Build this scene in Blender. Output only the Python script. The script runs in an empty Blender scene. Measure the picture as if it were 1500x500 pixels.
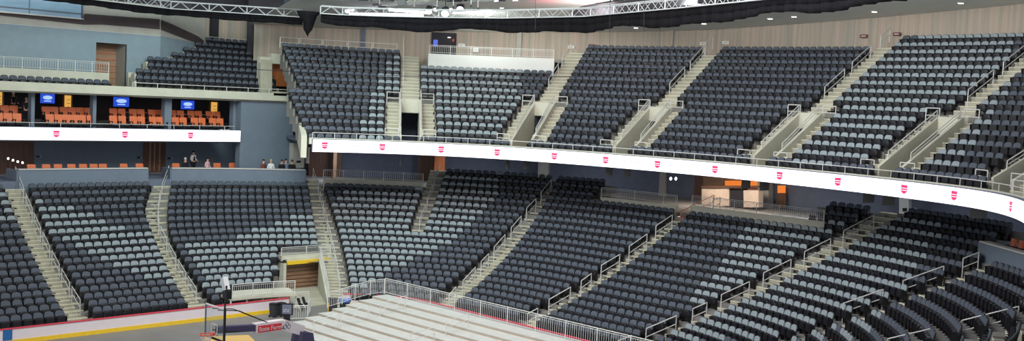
import bpy, math, random
import numpy as np
random.seed(7)
rng = np.random.default_rng(7)
COL = bpy.context.scene.collection
q = math.sqrt(.5)

# ------------------------------------------------------------------ camera
F = 1600.; CAMZ = 12.6; ROLL = .046; PITCH = math.atan(100 / F)
fw = np.array([0, math.cos(PITCH), -math.sin(PITCH)]); r0 = np.array([1., 0, 0]); u0 = np.cross(r0, fw)
Rv = math.cos(ROLL) * r0 + math.sin(ROLL) * u0; Uv = -math.sin(ROLL) * r0 + math.cos(ROLL) * u0
rot = lambda P: np.array([(P[0] + P[1]) * q, (-P[0] + P[1]) * q, P[2]])
fw, Rv, Uv = rot(fw), rot(Rv), rot(Uv)
CAM = np.array([0, 0, CAMZ])
def ray(x, y): return fw * F + Rv * (x - 750) - Uv * (y - 250)
def at_z(x, y, z): d = ray(x, y); return CAM + d * ((z - CAMZ) / d[2])
def at_t(x, y, t): d = ray(x, y); return CAM + d * (t / d[1])
def at_s(x, y, s): d = ray(x, y); return CAM + d * (s / d[0])
def proj(P):
    v = np.asarray(P) - CAM; w = v @ fw
    return 750 + F * (v @ Rv) / w, 250 - F * (v @ Uv) / w, w

import mathutils
cd = bpy.data.cameras.new('camera'); cam = bpy.data.objects.new('camera', cd); COL.objects.link(cam)
cd.sensor_width = 36; cd.lens = F / 1500 * 36; cd.clip_end = 400
M = mathutils.Matrix(((Rv[0], Uv[0], -fw[0], 0), (Rv[1], Uv[1], -fw[1], 0), (Rv[2], Uv[2], -fw[2], CAMZ), (0, 0, 0, 1)))
cam.matrix_world = M
bpy.context.scene.camera = cam

# ------------------------------------------------------------------ materials
def srgb(c): return tuple((x / 255 / 12.92 if x / 255 <= .04045 else ((x / 255 + .055) / 1.055) ** 2.4) for x in c)
def mat(name, c, rough=.6, metal=0., var=.12, scale=6., bump=0., emit=None, estr=1., streak=None, alpha=None, tint=None, spec=.5):
    m = bpy.data.materials.new(name); m.use_nodes = True; nt = m.node_tree; b = nt.nodes['Principled BSDF']
    b.inputs['Roughness'].default_value = rough; b.inputs['Metallic'].default_value = metal
    b.inputs['Specular IOR Level'].default_value = spec
    c = srgb(c)
    if var > 0:
        tc = nt.nodes.new('ShaderNodeTexCoord'); mp = nt.nodes.new('ShaderNodeMapping')
        if streak: mp.inputs['Scale'].default_value = streak
        no = nt.nodes.new('ShaderNodeTexNoise'); no.inputs['Scale'].default_value = scale; no.inputs['Detail'].default_value = 4
        rp = nt.nodes.new('ShaderNodeValToRGB')
        lo = tuple(x * (1 - var) for x in c); hi = tuple(min(1, x * (1 + var)) for x in c)
        if tint: hi = srgb(tint)
        rp.color_ramp.elements[0].color = lo + (1,); rp.color_ramp.elements[1].color = hi + (1,)
        rp.color_ramp.elements[0].position = .3; rp.color_ramp.elements[1].position = .7
        nt.links.new(tc.outputs['Object'], mp.inputs[0]); nt.links.new(mp.outputs[0], no.inputs['Vector'])
        nt.links.new(no.outputs['Fac'], rp.inputs[0]); nt.links.new(rp.outputs[0], b.inputs['Base Color'])
        if bump:
            bp = nt.nodes.new('ShaderNodeBump'); bp.inputs['Strength'].default_value = bump; bp.inputs['Distance'].default_value = .05
            nt.links.new(no.outputs['Fac'], bp.inputs['Height']); nt.links.new(bp.outputs[0], b.inputs['Normal'])
    else: b.inputs['Base Color'].default_value = c + (1,)
    if emit:
        b.inputs['Emission Color'].default_value = srgb(emit) + (1,); b.inputs['Emission Strength'].default_value = estr
    if alpha is not None:
        b.inputs['Transmission Weight'].default_value = alpha; b.inputs['IOR'].default_value = 1.02 if alpha > .9 else 1.3
    return m
MT = dict(
 concrete=mat('concrete', (160, 156, 140), .85, var=.14, scale=1.2, bump=.1),
 nosing=mat('step_nosing', (206, 203, 178), .8, var=.06),
 terrace=mat('terrace_concrete', (120, 118, 114), .9, var=.15, scale=1.),
 court=mat('arena_floor', (112, 111, 109), .5, var=.12, scale=.6),
 wood=mat('court_wood', (205, 170, 100), .4, var=.1, scale=3, streak=(1, 12, 1)),
 slate=mat('slate_paint', (104, 116, 130), .7, var=.05, scale=2.),
 slate_dark=mat('slate_dark_paint', (98, 105, 122), .8, var=.08, scale=2.),
 bluewall=mat('blue_grey_paint', (126, 143, 153), .75, var=.05, scale=1.5),
 greywall=mat('grey_paint', (165, 163, 155), .75, var=.06, scale=1.5),
 band=mat('shadow_band_paint', (70, 60, 62), .9, var=.15, scale=1.),
 slab=mat('slab_concrete', (186, 184, 168), .8, var=.08, scale=1.),
 drape=mat('pleated_drape', (158, 154, 142), .9, var=.12, scale=2.2, streak=(2.4, 2.4, .05), bump=.2, tint=(184, 164, 148)),
 soffit=mat('soffit_board', (236, 240, 234), .8, var=.04, scale=.5),
 black=mat('black_plastic', (27, 27, 32), .45, var=.1, scale=8, spec=.3),
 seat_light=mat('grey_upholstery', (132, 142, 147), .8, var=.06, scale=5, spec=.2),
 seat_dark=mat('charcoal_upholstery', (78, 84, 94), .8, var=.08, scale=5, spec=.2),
 steel=mat('galvanised_steel', (204, 204, 200), .45, .15, var=.06, scale=8),
 alu=mat('brushed_aluminium', (205, 207, 208), .4, .3, var=.06, scale=6),
 bleach=mat('bleacher_deck', (182, 183, 179), .6, var=.07, scale=2.5),
 bleach_r=mat('bleacher_riser', (166, 154, 140), .7, var=.1, scale=2.),
 white=mat('white_board', (212, 203, 206), .4, var=.03, scale=2),
 red=mat('red_cap_rail', (200, 50, 70), .45, var=.05),
 yellow=mat('yellow_kickplate', (222, 184, 40), .5, var=.05),
 cap=mat('pale_stone_cap', (190, 186, 182), .6, var=.05),
 orange=mat('orange_leather', (206, 106, 62), .5, var=.1, scale=4),
 walnut=mat('walnut_panel', (96, 66, 50), .5, var=.25, scale=3, streak=(4, 4, .3)),
 brown=mat('brown_panel', (142, 112, 88), .6, var=.25, scale=2.5, streak=(.4, .4, 5)),
 rust=mat('orange_timber_door', (176, 98, 52), .5, var=.2, scale=3, streak=(3, 3, .3)),
 dark=mat('dark_interior', (34, 32, 38), .8, var=.15, scale=1.5),
 curtain=mat('black_curtain', (20, 19, 22), .95, var=.3, scale=4, streak=(1, 1, .2), bump=.2, spec=.1),
 roof=mat('roof_deck', (58, 56, 62), .9, var=.3, scale=.4),
 skin=mat('skin', (206, 160, 138), .6, var=.05),
 hair_w=mat('white_hair', (210, 208, 204), .8, var=.1), hair_b=mat('blond_hair', (196, 164, 110), .8, var=.1), hair_d=mat('dark_hair', (40, 32, 30), .8, var=.1),
 suit=mat('black_cloth', (24, 24, 30), .9, var=.1), shirt=mat('white_shirt', (225, 225, 228), .8, var=.04), pinkc=mat('pink_cloth', (214, 168, 172), .8, var=.05),
 redc=mat('dark_red_cloth', (120, 58, 58), .8, var=.05), bluec=mat('pale_blue_cloth', (150, 160, 190), .8, var=.05),
 cable=mat('cable_rubber', (40, 42, 52), .7, var=.1),
 purple=mat('navy_pad', (58, 52, 84), .6, var=.1), redpad=mat('red_pad', (206, 44, 56), .5, var=.04), rim=mat('orange_rim', (214, 84, 60), .5, var=.05), net=mat('white_net', (222, 214, 210), .8, var=.05),
 glass=mat('clear_glass', (228, 236, 240), .08, var=0, alpha=.95),
 screen=mat('led_white', (235, 235, 240), .4, var=0, emit=(255, 250, 255), estr=1.35),
 emblem=mat('led_pink', (40, 5, 15), .5, var=0, emit=(236, 62, 128), estr=.95),
 ledgrey=mat('led_pale_grey', (90, 90, 90), .5, var=0, emit=(214, 206, 216), estr=.9),
 tv=mat('tv_blue', (10, 14, 40), .3, var=0, emit=(38, 74, 200), estr=1.), tvw=mat('tv_white', (60, 70, 90), .3, var=0, emit=(170, 200, 250), estr=1.),
 amber=mat('amber_door_glow', (160, 110, 40), .5, var=0, emit=(232, 176, 84), estr=.8),
 orangelit=mat('lit_orange_panel', (150, 70, 20), .5, var=0, emit=(236, 128, 48), estr=.8),
 lamp=mat('lamp_glow', (250, 250, 250), .4, var=0, emit=(255, 250, 245), estr=4.),
 lampv=mat('stage_lamp_glow', (250, 250, 250), .4, var=0, emit=(240, 232, 255), estr=4.),
 redlit=mat('red_exit_glow', (90, 20, 20), .5, var=0, emit=(150, 40, 50), estr=.5),
 winlit=mat('pale_blue_glazing', (150, 180, 205), .1, var=.12, scale=1., streak=(.5, .5, 2), spec=.6),
 counter=mat('counter_front', (206, 186, 168), .6, var=.1, scale=2.), paper=mat('white_sign', (214, 216, 211), .6, var=.02), brownsign=mat('maroon_sign', (110, 62, 56), .6, var=.05),
 bin_=mat('grey_bin', (46, 48, 52), .5, var=.1), blueb=mat('blue_cloth', (60, 110, 190), .7, var=.15),
)

# ------------------------------------------------------------------ mesh builder
class MB:
    def __init__(s): s.v = []; s.f = []; s.m = []; s.mats = []
    def mi(s, m):
        if m not in s.mats: s.mats.append(m)
        return s.mats.index(m)
    def add(s, vs, fs, m):
        o = len(s.v); k = s.mi(m); s.v.extend([tuple(map(float, p)) for p in vs])
        for f in fs: s.f.append(tuple(i + o for i in f)); s.m.append(k)
        return s
    def hexa(s, p, m):   # 8 points: bottom ring 4, top ring 4
        return s.add(p, [(3, 2, 1, 0), (4, 5, 6, 7), (0, 1, 5, 4), (1, 2, 6, 5), (2, 3, 7, 6), (3, 0, 4, 7)], m)
    def box(s, c, d, m, az=0.):
        """box at centre c, size d, rotated az about z"""
        ca, sa = math.cos(az), math.sin(az); P = []
        for z in (-1, 1):
            for x, y in ((-1, -1), (1, -1), (1, 1), (-1, 1)):
                X, Y = x * d[0] / 2, y * d[1] / 2
                P.append((c[0] + X * ca - Y * sa, c[1] + X * sa + Y * ca, c[2] + z * d[2] / 2))
        return s.hexa(P, m)
    def tube(s, p0, p1, r, m, n=6):
        p0 = np.array(p0, float); p1 = np.array(p1, float); w = p1 - p0; L = np.linalg.norm(w)
        if L < 1e-6: return s
        w /= L; a = np.cross(w, (0, 0, 1.) if abs(w[2]) < .9 else (1., 0, 0)); a /= np.linalg.norm(a); b = np.cross(w, a)
        vs = [p + r * (math.cos(2 * math.pi * i / n) * a + math.sin(2 * math.pi * i / n) * b) for p in (p0, p1) for i in range(n)]
        return s.add(vs, [(i, (i + 1) % n, n + (i + 1) % n, n + i) for i in range(n)] + [tuple(range(n))[::-1], tuple(range(n, 2 * n))], m)
    def path(s, pts, r, m, n=6):
        for a, b in zip(pts[:-1], pts[1:]): s.tube(a, b, r, m, n)
        return s
    def prism(s, pts, vec, m):
        """planar polygon pts extruded along vec"""
        n = len(pts); P = [np.array(p, float) for p in pts]; Q = [p + np.array(vec) for p in P]
        return s.add(P + Q, [tuple(range(n))[::-1], tuple(range(n, 2 * n))] + [(i, (i + 1) % n, n + (i + 1) % n, n + i) for i in range(n)], m)
    def strip(s, A, B, m):
        """quads between two polylines"""
        n = len(A); return s.add(list(A) + list(B), [(i, i + 1, n + i + 1, n + i) for i in range(n - 1)], m)
    def sweep(s, poly, prof, m):
        """poly: list of (P2, n2) plan points with outward normal; prof: closed list of (d, z)"""
        k = len(prof); vs = [(P[0] + N[0] * d, P[1] + N[1] * d, z) for P, N in poly for d, z in prof]; fs = []
        for i in range(len(poly) - 1):
            for j in range(k): fs.append((i * k + j, i * k + (j + 1) % k, (i + 1) * k + (j + 1) % k, (i + 1) * k + j))
        fs += [tuple(range(k)), tuple(range((len(poly) - 1) * k, len(poly) * k))[::-1]]
        return s.add(vs, fs, m)
    def lathe(s, c, prof, m, n=12):
        vs = [(c[0] + r * math.cos(2 * math.pi * i / n), c[1] + r * math.sin(2 * math.pi * i / n), c[2] + z) for r, z in prof for i in range(n)]
        fs = [(j * n + i, j * n + (i + 1) % n, (j + 1) * n + (i + 1) % n, (j + 1) * n + i) for j in range(len(prof) - 1) for i in range(n)]
        fs += [tuple(range(n))[::-1], tuple(range((len(prof) - 1) * n, len(prof) * n))]
        return s.add(vs, fs, m)
    def ball(s, c, r, m, n=10, sz=(1, 1, 1)):
        k = 6; prof = []
        vs = []; fs = []
        for j in range(k + 1):
            a = math.pi * j / k
            for i in range(n):
                b = 2 * math.pi * i / n
                vs.append((c[0] + r * sz[0] * math.sin(a) * math.cos(b), c[1] + r * sz[1] * math.sin(a) * math.sin(b), c[2] + r * sz[2] * math.cos(a)))
        for j in range(k):
            for i in range(n): fs.append((j * n + i, (j + 1) * n + i, (j + 1) * n + (i + 1) % n, j * n + (i + 1) % n))
        return s.add(vs, fs, m)
    def build(s, name, parent=None, loc=None, smooth=False):
        me = bpy.data.meshes.new(name)
        V = np.array(s.v)
        if parent is not None and loc is None: loc = (0, 0, 0)
        if loc is None: loc = tuple(V.mean(0)[:2]) + (V[:, 2].min(),); V = V - np.array(loc); 
        elif parent is not None and s.off is not None: V = V - np.array(s.off)
        me.from_pydata(V.tolist(), [], s.f)
        for m in s.mats: me.materials.append(MT[m] if isinstance(m, str) else m)
        me.polygons.foreach_set('material_index', s.m)
        import bmesh
        if len(s.f) < 60000:
            bm = bmesh.new(); bm.from_mesh(me); bmesh.ops.recalc_face_normals(bm, faces=bm.faces); bm.to_mesh(me); bm.free()
        if smooth: me.polygons.foreach_set('use_smooth', [True] * len(me.polygons))
        me.update()
        o = bpy.data.objects.new(name, me); COL.objects.link(o); o.location = loc
        if parent is not None: o.parent = parent
        return o
    off = None
def tag(o, label, cat, group=None, kind=None):
    o['label'] = label; o['category'] = cat
    if group: o['group'] = group
    if kind: o['kind'] = kind
    return o
def thing(name, loc, label, cat, group=None, rz=0.):
    o = bpy.data.objects.new(name, None); COL.objects.link(o); o.location = tuple(map(float, loc)); o.rotation_euler = (0, 0, rz); o.empty_display_size = .2
    return tag(o, label, cat, group)
def part(mb, name, root, label=None, smooth=False):
    """mesh given in world coordinates, parented to an unrotated empty"""
    mb.off = tuple(root.location); o = mb.build(name, root, smooth=smooth)
    if label: o['label'] = label
    return o
def subpart(mb, name, root, par):
    mb.off = tuple(root.location); return mb.build(name, par)
def struct(mb, name):
    o = mb.build(name); o['kind'] = 'structure'; return o

# ------------------------------------------------------------------ bowl geometry (metres; x along the sideline, y towards the far side)
FLOOR = .35
def arc(cx, cy, r, a0, a1, n=60):
    a = np.radians(np.linspace(a0, a1, n)); return np.c_[cx + r * np.cos(a), cy + r * np.sin(a)]
class Base:
    def __init__(s, pts):
        s.p = pts; d = np.diff(pts, axis=0); L = np.hypot(d[:, 0], d[:, 1]); s.cum = np.r_[0, np.cumsum(L)]
        n = np.c_[-d[:, 1], d[:, 0]] / L[:, None]
        nn = np.vstack([n[:1], n[:-1] + n[1:], n[-1:]]); s.n = nn / np.hypot(nn[:, 0], nn[:, 1])[:, None]
    def at(s, u):
        i = np.clip(np.searchsorted(s.cum, u) - 1, 0, len(s.p) - 2); f = (u - s.cum[i]) / (s.cum[i + 1] - s.cum[i])
        P = s.p[i] + (s.p[i + 1] - s.p[i]) * f; N = s.n[i] * (1 - f) + s.n[i + 1] * f
        return P, N / np.hypot(*N)
    def pt(s, u, d): P, N = s.at(u); return P + N * d
T0, T1, SE, RC = 51.4, 25.4, 40.3, 8.5
_R = RC + 1.6; _cx = SE - RC
lo_pts = np.vstack([np.c_[np.linspace(-10, _cx, 30)[:-1], np.full(29, T0 + 1.6)], arc(_cx, T0 - RC, _R, 90, 0), arc(_cx, T1 + RC, _R, 0, -90), np.c_[np.linspace(_cx, -10, 30)[1:], np.full(29, T1 - 1.6)]])
LB = Base(lo_pts)
h = [(38.75, 56.74), (42.22, 55.5), (45.33, 53.42), (47.91, 50.42), (49.6, 46.6), (50.6, 41.9), (51.05, 37.3), (50.9, 32.5), (50.4, 28.2), (49.5, 24.15), (48, 20.17), (46.2, 17.8), (44.0, 16.1), (42.0, 15.0)]
p = np.array(h); p = np.vstack([2 * p[0] - p[1] + np.array([0, -.3]), p, 2 * p[-1] - p[-2]])
up = []
for i in range(1, len(p) - 2):
    for t in np.linspace(0, 1, 12, endpoint=False):
        a, b, c, d = p[i - 1:i + 3]; up.append(.5 * ((2 * b) + (c - a) * t + (2 * a - 5 * b + 4 * c - d) * t * t + (3 * b - a - 3 * c + d) * t ** 3))
up.append(p[-2]); up = np.array(up)
for _ in range(30): up[1:-1] = .25 * up[:-2] + .5 * up[1:-1] + .25 * up[2:]
UB = Base(up)
# LB turns the other way round from its normals: make both normals point outward
if LB.n[40] @ (LB.p[40] - np.array([20, 38.])) < 0: LB.n = -LB.n
if UB.n[40] @ (UB.p[40] - np.array([20, 38.])) < 0: UB.n = -UB.n
SH = .62
def zl(d): k = d / .84; return 1.09 + .19 * k + (.0062 * k * k if k > 0 else 0) - SH          # lower tread height
def zu(d): return 10.52 + .49 * (d - 2.14) / .84 - SH                                          # upper tread height
def bend(u): return max(0., .2 * (u - 73.))
def lpt(u, d): return LB.pt(u, d - bend(u))
def hit(x, y, f, dz=0., B=LB):
    """where a photo ray meets the seating surface raised by dz"""
    dr = ray(x, y); hd = np.hypot(dr[0], dr[1]); prev = None; dd = np.diff(B.p, axis=0)
    for k in np.arange(24, 115, .25):
        P = CAM + dr * (k / hd); A = P[:2] - B.p[:-1]; t = np.clip((A * dd).sum(1) / (dd ** 2).sum(1), 0, 1); C = B.p[:-1] + dd * t[:, None]
        D = np.hypot(*(P[:2] - C).T); i = D.argmin(); sg = np.sign((P[:2] - C[i]) @ B.n[i]); d = sg * D[i]
        g = P[2] - f(d) - dz
        if d > -2 and prev is not None and g <= 0 < prev[0]:
            w = prev[0] / (prev[0] - g); return prev[1] + (P - prev[1]) * w
        prev = (g, P) if d > -2 else None
    return CAM + dr * (70 / hd)

# ------------------------------------------------------------------ seats
def outline(w, z0, z1, rt, rb):
    o = []
    for cx, cz, a0, r in ((w - rb, z0 + rb, -90, rb), (w - rt, z1 - rt, 0, rt), (-w + rt, z1 - rt, 90, rt), (-w + rb, z0 + rb, 180, rb)):
        for a in (0, 45, 90): t = math.radians(a0 + a); o.append((cx + r * math.cos(t), cz + r * math.sin(t)))
    return o
def cushion(mb, w, z0, z1, rt, rb, yb, yf, tilt, m, inset=.03, zt=.4):
    o = outline(w, z0, z1, rt, rb); zc = (z0 + z1) / 2; n = len(o)
    y = lambda z: (z - zt) * tilt
    A = [(x, yb + y(z), z) for x, z in o]; B = [(x, yf + .015 + y(z), z) for x, z in o]
    C = [(x * (1 - inset / w), yf + y(z), zc + (z - zc) * (1 - inset / (z1 - z0) * 2)) for x, z in o]
    fs = [tuple(range(n))] + [(i, n + i, n + (i + 1) % n, (i + 1) % n) for i in range(n)] + [(n + i, 2 * n + i, 2 * n + (i + 1) % n, n + (i + 1) % n) for i in range(n)] + [tuple(range(2 * n, 3 * n))[::-1]]
    mb.add(A + B + C, fs, m)
SW = .23
def seat_back(m):
    b = MB(); cushion(b, SW, .42, .875, .135, .05, .0, -.06, .2, m); cushion(b, SW + .006, .30, .888, .14, .05, .05, .0, .2, 'black', .02); return b
def seat_pan():
    b = MB(); cushion(b, SW - .012,  .27, .655, .07, .05, -.07, -.22, .08, 'black', .04); b.box((0, -.095, .34), (.30, .06, .05), 'black'); return b
def seat_arm(sx):
    b = MB(); x = sx * .242; b.box((x, -.15, .60), (.028, .31, .035), 'black'); b.box((x, -.13, .40), (.022, .26, .37), 'black'); b.box((x, -.06, .11), (.022, .10, .22), 'black'); b.box((x, -.06, .012), (.026, .2, .024), 'black'); return b
def merged(m):
    b = MB()
    for src in (seat_back(m), seat_pan(), seat_arm(-1), seat_arm(1)):
        for mname in src.mats: b.mi(mname)
        o = len(b.v); b.v += src.v
        for f, k in zip(src.f, src.m): b.f.append(tuple(i + o for i in f)); b.m.append(b.mi(src.mats[k]))
    return b
# colour fields of the two upholstery greys, as drawn over the stands
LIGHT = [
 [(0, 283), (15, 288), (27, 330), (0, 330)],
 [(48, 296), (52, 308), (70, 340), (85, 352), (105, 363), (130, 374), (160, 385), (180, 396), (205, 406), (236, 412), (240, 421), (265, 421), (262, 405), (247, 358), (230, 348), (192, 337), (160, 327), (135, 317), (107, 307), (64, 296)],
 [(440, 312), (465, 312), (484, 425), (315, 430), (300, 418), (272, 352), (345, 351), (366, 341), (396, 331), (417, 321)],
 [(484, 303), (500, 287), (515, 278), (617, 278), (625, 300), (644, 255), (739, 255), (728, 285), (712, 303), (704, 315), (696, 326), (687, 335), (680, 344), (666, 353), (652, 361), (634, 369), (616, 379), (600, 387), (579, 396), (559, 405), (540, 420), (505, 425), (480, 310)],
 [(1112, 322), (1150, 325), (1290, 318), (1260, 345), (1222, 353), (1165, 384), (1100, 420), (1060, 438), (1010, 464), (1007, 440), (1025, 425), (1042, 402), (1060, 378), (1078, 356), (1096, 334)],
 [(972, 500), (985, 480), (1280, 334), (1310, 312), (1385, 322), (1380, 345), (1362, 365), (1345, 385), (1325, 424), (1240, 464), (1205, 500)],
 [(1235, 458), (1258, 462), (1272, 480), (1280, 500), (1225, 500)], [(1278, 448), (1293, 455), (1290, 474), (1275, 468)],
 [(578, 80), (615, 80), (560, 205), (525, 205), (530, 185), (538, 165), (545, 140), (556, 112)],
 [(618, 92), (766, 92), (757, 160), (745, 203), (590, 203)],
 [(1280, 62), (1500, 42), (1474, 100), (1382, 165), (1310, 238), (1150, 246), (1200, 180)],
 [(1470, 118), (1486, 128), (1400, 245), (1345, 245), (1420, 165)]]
def inside(x, y, poly):
    c = False; n = len(poly)
    for i in range(n):
        (x1, y1), (x2, y2) = poly[i], poly[(i + 1) % n]
        if (y1 > y) != (y2 > y) and x < (x2 - x1) * (y - y1) / (y2 - y1) + x1: c = not c
    return c
SEATS = []      # dict(pos, az, light, sec, row, n, cnt)
def place_row(poly, z, sec, row, trim=(0, 0), pitch=.515, cut=None):
    poly = np.array(poly); d = np.diff(poly, axis=0); L = np.hypot(d[:, 0], d[:, 1]); cum = np.r_[0, np.cumsum(L)]
    a, b = trim[0], cum[-1] - trim[1]
    if b - a < .5: return
    n = int((b - a + .12) / pitch); st = (b - a) / n
    for k in range(n):
        u = a + st * (k + .5); i = min(np.searchsorted(cum, u) - 1, len(d) - 1); f = (u - cum[i]) / L[i]
        P = poly[i] + d[i] * f; tv = d[i] / L[i]
        x, y, w = proj((P[0], P[1], z + .68))
        if x < -200 or x > 1750 or y > 620 or y < -40: continue
        if cut and cut(x, y): continue
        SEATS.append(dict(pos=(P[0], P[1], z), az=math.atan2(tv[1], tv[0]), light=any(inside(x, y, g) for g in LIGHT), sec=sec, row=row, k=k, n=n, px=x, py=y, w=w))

EDGE = dict(A1=(lambda d: 32.4 + .15 * d, lambda d: 33.66 + .155 * d), A2=(lambda d: 38.85 + .265 * d, lambda d: 40.27 + .203 * d),
 A3=(lambda d: 47.27 - .014 * d, lambda d: 48.48 - .07 * d), A3b=(lambda d: 50.4, lambda d: 50.86), A4=(lambda d: 53.5 + .025 * d, lambda d: 54.95 - .055 * d),
 A5=(lambda d: 59.75 - .035 * d, lambda d: 61.15 - .062 * d), A6=(lambda d: 67.25 + .068 * d, lambda d: 68.15 + .062 * d), A7=(lambda d: 71.93 + .035 * d, lambda d: 72.5 + .03 * d),
 A8=(lambda d: 76.6 + .1 * (d - 9.5), lambda d: 77.5 + .1 * (d - 9.5)))
C27 = lambda d: 27.; C80 = lambda d: 81.
cutB = lambda x, y: (x > 322 and y > 421) or (x > 402 and y > 360)
cutC = lambda x, y: False
# name, left edge, right edge, row pitch, rows, first row, cut
LSEC = [
 ('wing', C27, EDGE['A1'][0], .834, 0, 18, None), ('west', EDGE['A1'][1], EDGE['A2'][0], .834, 0, 18, None), ('middle', EDGE['A2'][1], EDGE['A3'][0], .834, 0, 18, cutB),
 ('corner_a', EDGE['A3'][1], EDGE['A3b'][0], .834, 11, 18, None), ('corner_b', EDGE['A3b'][1], EDGE['A4'][0], .834, 11, 21, None), ('corner_c', EDGE['A3'][1], EDGE['A4'][0], .834, 0, 11, cutC),
 ('end_a', EDGE['A4'][1], EDGE['A5'][0], .834, 0, 18, None), ('end_a_top', EDGE['A4'][1], lambda d: 55.45, .834, 18, 21, None),
 ('end_b', EDGE['A5'][1], EDGE['A6'][0], .885, 0, 17, None), ('end_b_top', lambda d: 67.75 - .25 * (d - 15), EDGE['A6'][0], .885, 17, 20, None),
 ('end_c', EDGE['A6'][1], EDGE['A7'][0], .9, 0, 17, None), ('end_c_top', EDGE['A6'][1], lambda d: 71.9, .9, 17, 20, None),
 ('near', EDGE['A7'][1], EDGE['A8'][0], .94, 0, 16, None), ('near_end', EDGE['A8'][1], C80, .94, 0, 16, None)]
terr = MB()
for nm, uL, uR, pt, i0, i1, cut in LSEC:
    for i in range(i0, i1):
        d = pt * i; a, b = uL(d), uR(d)
        if b - a < .15: continue
        us = np.linspace(a, b, max(3, int((b - a) / .35)))
        place_row([lpt(u, d) for u in us], zl(d), nm, i, trim=(.06, .06), cut=cut)
        us = np.linspace(a - .3, b + .3, max(4, int((b - a) / .5)))
        if nm == 'middle' and i < 7: us = us[us < 44.6 if i > 2 else us < 43.8]
        f0, f1 = d - pt + .22, d + .22
        A = [tuple(lpt(u, f0)) + (zl(d),) for u in us]; B = [tuple(lpt(u, f1)) + (zl(d),) for u in us]; Cc = [tuple(lpt(u, f1)) + (zl(d + pt),) for u in us]
        terr.strip(A, B, 'terrace'); terr.strip(B, Cc, 'terrace')
        for e in (0, -1): terr.add([A[e], B[e], (B[e][0], B[e][1], B[e][2] - .9), (A[e][0], A[e][1], A[e][2] - .9)], [(0, 1, 2, 3)], 'terrace')
        if i == 0: terr.strip([(x, y, FLOOR) for x, y, z in A], A, 'terrace')
struct(terr, 'seating_terrace_lower')

# aisle stairs of the lower bowl: two treads to a row, pale nosings
def lower_stair(key, pt, d0, d1):
    mb = MB(); eL, eR = EDGE[key]; n = int((d1 - d0) / (pt / 2))
    for j in range(n):
        f0 = d0 + j * pt / 2; f1 = f0 + pt / 2; dm = math.floor((f0 - .22) / pt + 1e-6) * pt + pt
        z = zl((f0 + f1) / 2 - .22 + pt * .5) ; z0 = z - .5
        c = [lpt(e(f), f) for e, f in ((eL, f0), (eR, f0), (eR, f1), (eL, f1))]
        mb.hexa([(x, y, z0) for x, y in c] + [(x, y, z) for x, y in c], 'concrete')
        g = [lpt(e(f), f) for e, f in ((eL, f0 - .012), (eR, f0 - .012), (eR, f0 + .06), (eL, f0 + .06))]
        mb.hexa([(x, y, z - .03) for x, y in g] + [(x, y, z + .008) for x, y in g], 'nosing')
    return struct(mb, 'stair_aisle')
for k, pt, d0, d1 in (('A1', .834, -.6, 16.3), ('A2', .834, -.6, 16.3), ('A3', .834, -.6, 16.3), ('A3b', .834, 9.1, 18.), ('A4', .834, -.6, 18.), ('A5', .86, -.6, 15.), ('A6', .9, -.6, 18.), ('A7', .94, 2., 17.), ('A8', .94, 4., 15.)):
    lower_stair(k, pt, d0, d1)

# ------------------------------------------------------------------ upper bowl
U_AISLE = [6.6, 13.2, 20.0, 29.2, 36.9, 43.3]
U_TOP = {0: 14, 1: 11, 2: 15, 3: 15, 4: 16, 5: 16}
pu = lambda u: float(np.interp(u, [3, 13, 28, 34], [.79, .836, .836, .87]))
du0 = lambda u: float(np.interp(u, [3, 13, 28], [.91, 1.2, 1.3]))
ubounds = [0.15] + U_AISLE
uterr = MB()
for sidx in range(6):
    ua, ub_ = ubounds[sidx], ubounds[sidx + 1]; um = (ua + ub_) / 2
    for i in range(U_TOP[sidx]):
        us = np.linspace(ua, ub_, max(6, int((ub_ - ua) / .3)))
        if sidx == 0 and i > 6: us = np.linspace(1.0, ub_, 24)
        pit = pu(um); dd = du0(um) + pit * i; z = zu(dd)
        gap = .62 if i < 1 else (1.72 if i < 7 else .72)
        poly = [UB.pt(u, dd) for u in us]
        place_row(poly, z, 'upper%d' % sidx, i, trim=(.15 if sidx == 0 else gap, gap))
        for part_i in (0,):
            P = np.array(poly); L = np.r_[0, np.cumsum(np.hypot(*np.diff(P, axis=0).T))]
            ga = .1 if sidx == 0 else max(.62, gap - .1); gb = max(.62, gap - .1)
            ls = np.linspace(ga, L[-1] - gb, 30); uu = np.interp(ls, L, us)
            f0, f1 = dd - pit + .22, dd + .22
            A = [tuple(UB.pt(u, f0)) + (z,) for u in uu]; B = [tuple(UB.pt(u, f1)) + (z,) for u in uu]; C2 = [tuple(UB.pt(u, f1)) + (z + pit * .583,) for u in uu]
            uterr.strip(A, B, 'terrace'); uterr.strip(B, C2, 'terrace')
            for e in (0, -1): uterr.add([A[e], B[e], (B[e][0], B[e][1], B[e][2] - 1.), (A[e][0], A[e][1], A[e][2] - 1.)], [(0, 1, 2, 3)], 'terrace')
struct(uterr, 'seating_terrace_upper')

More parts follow.
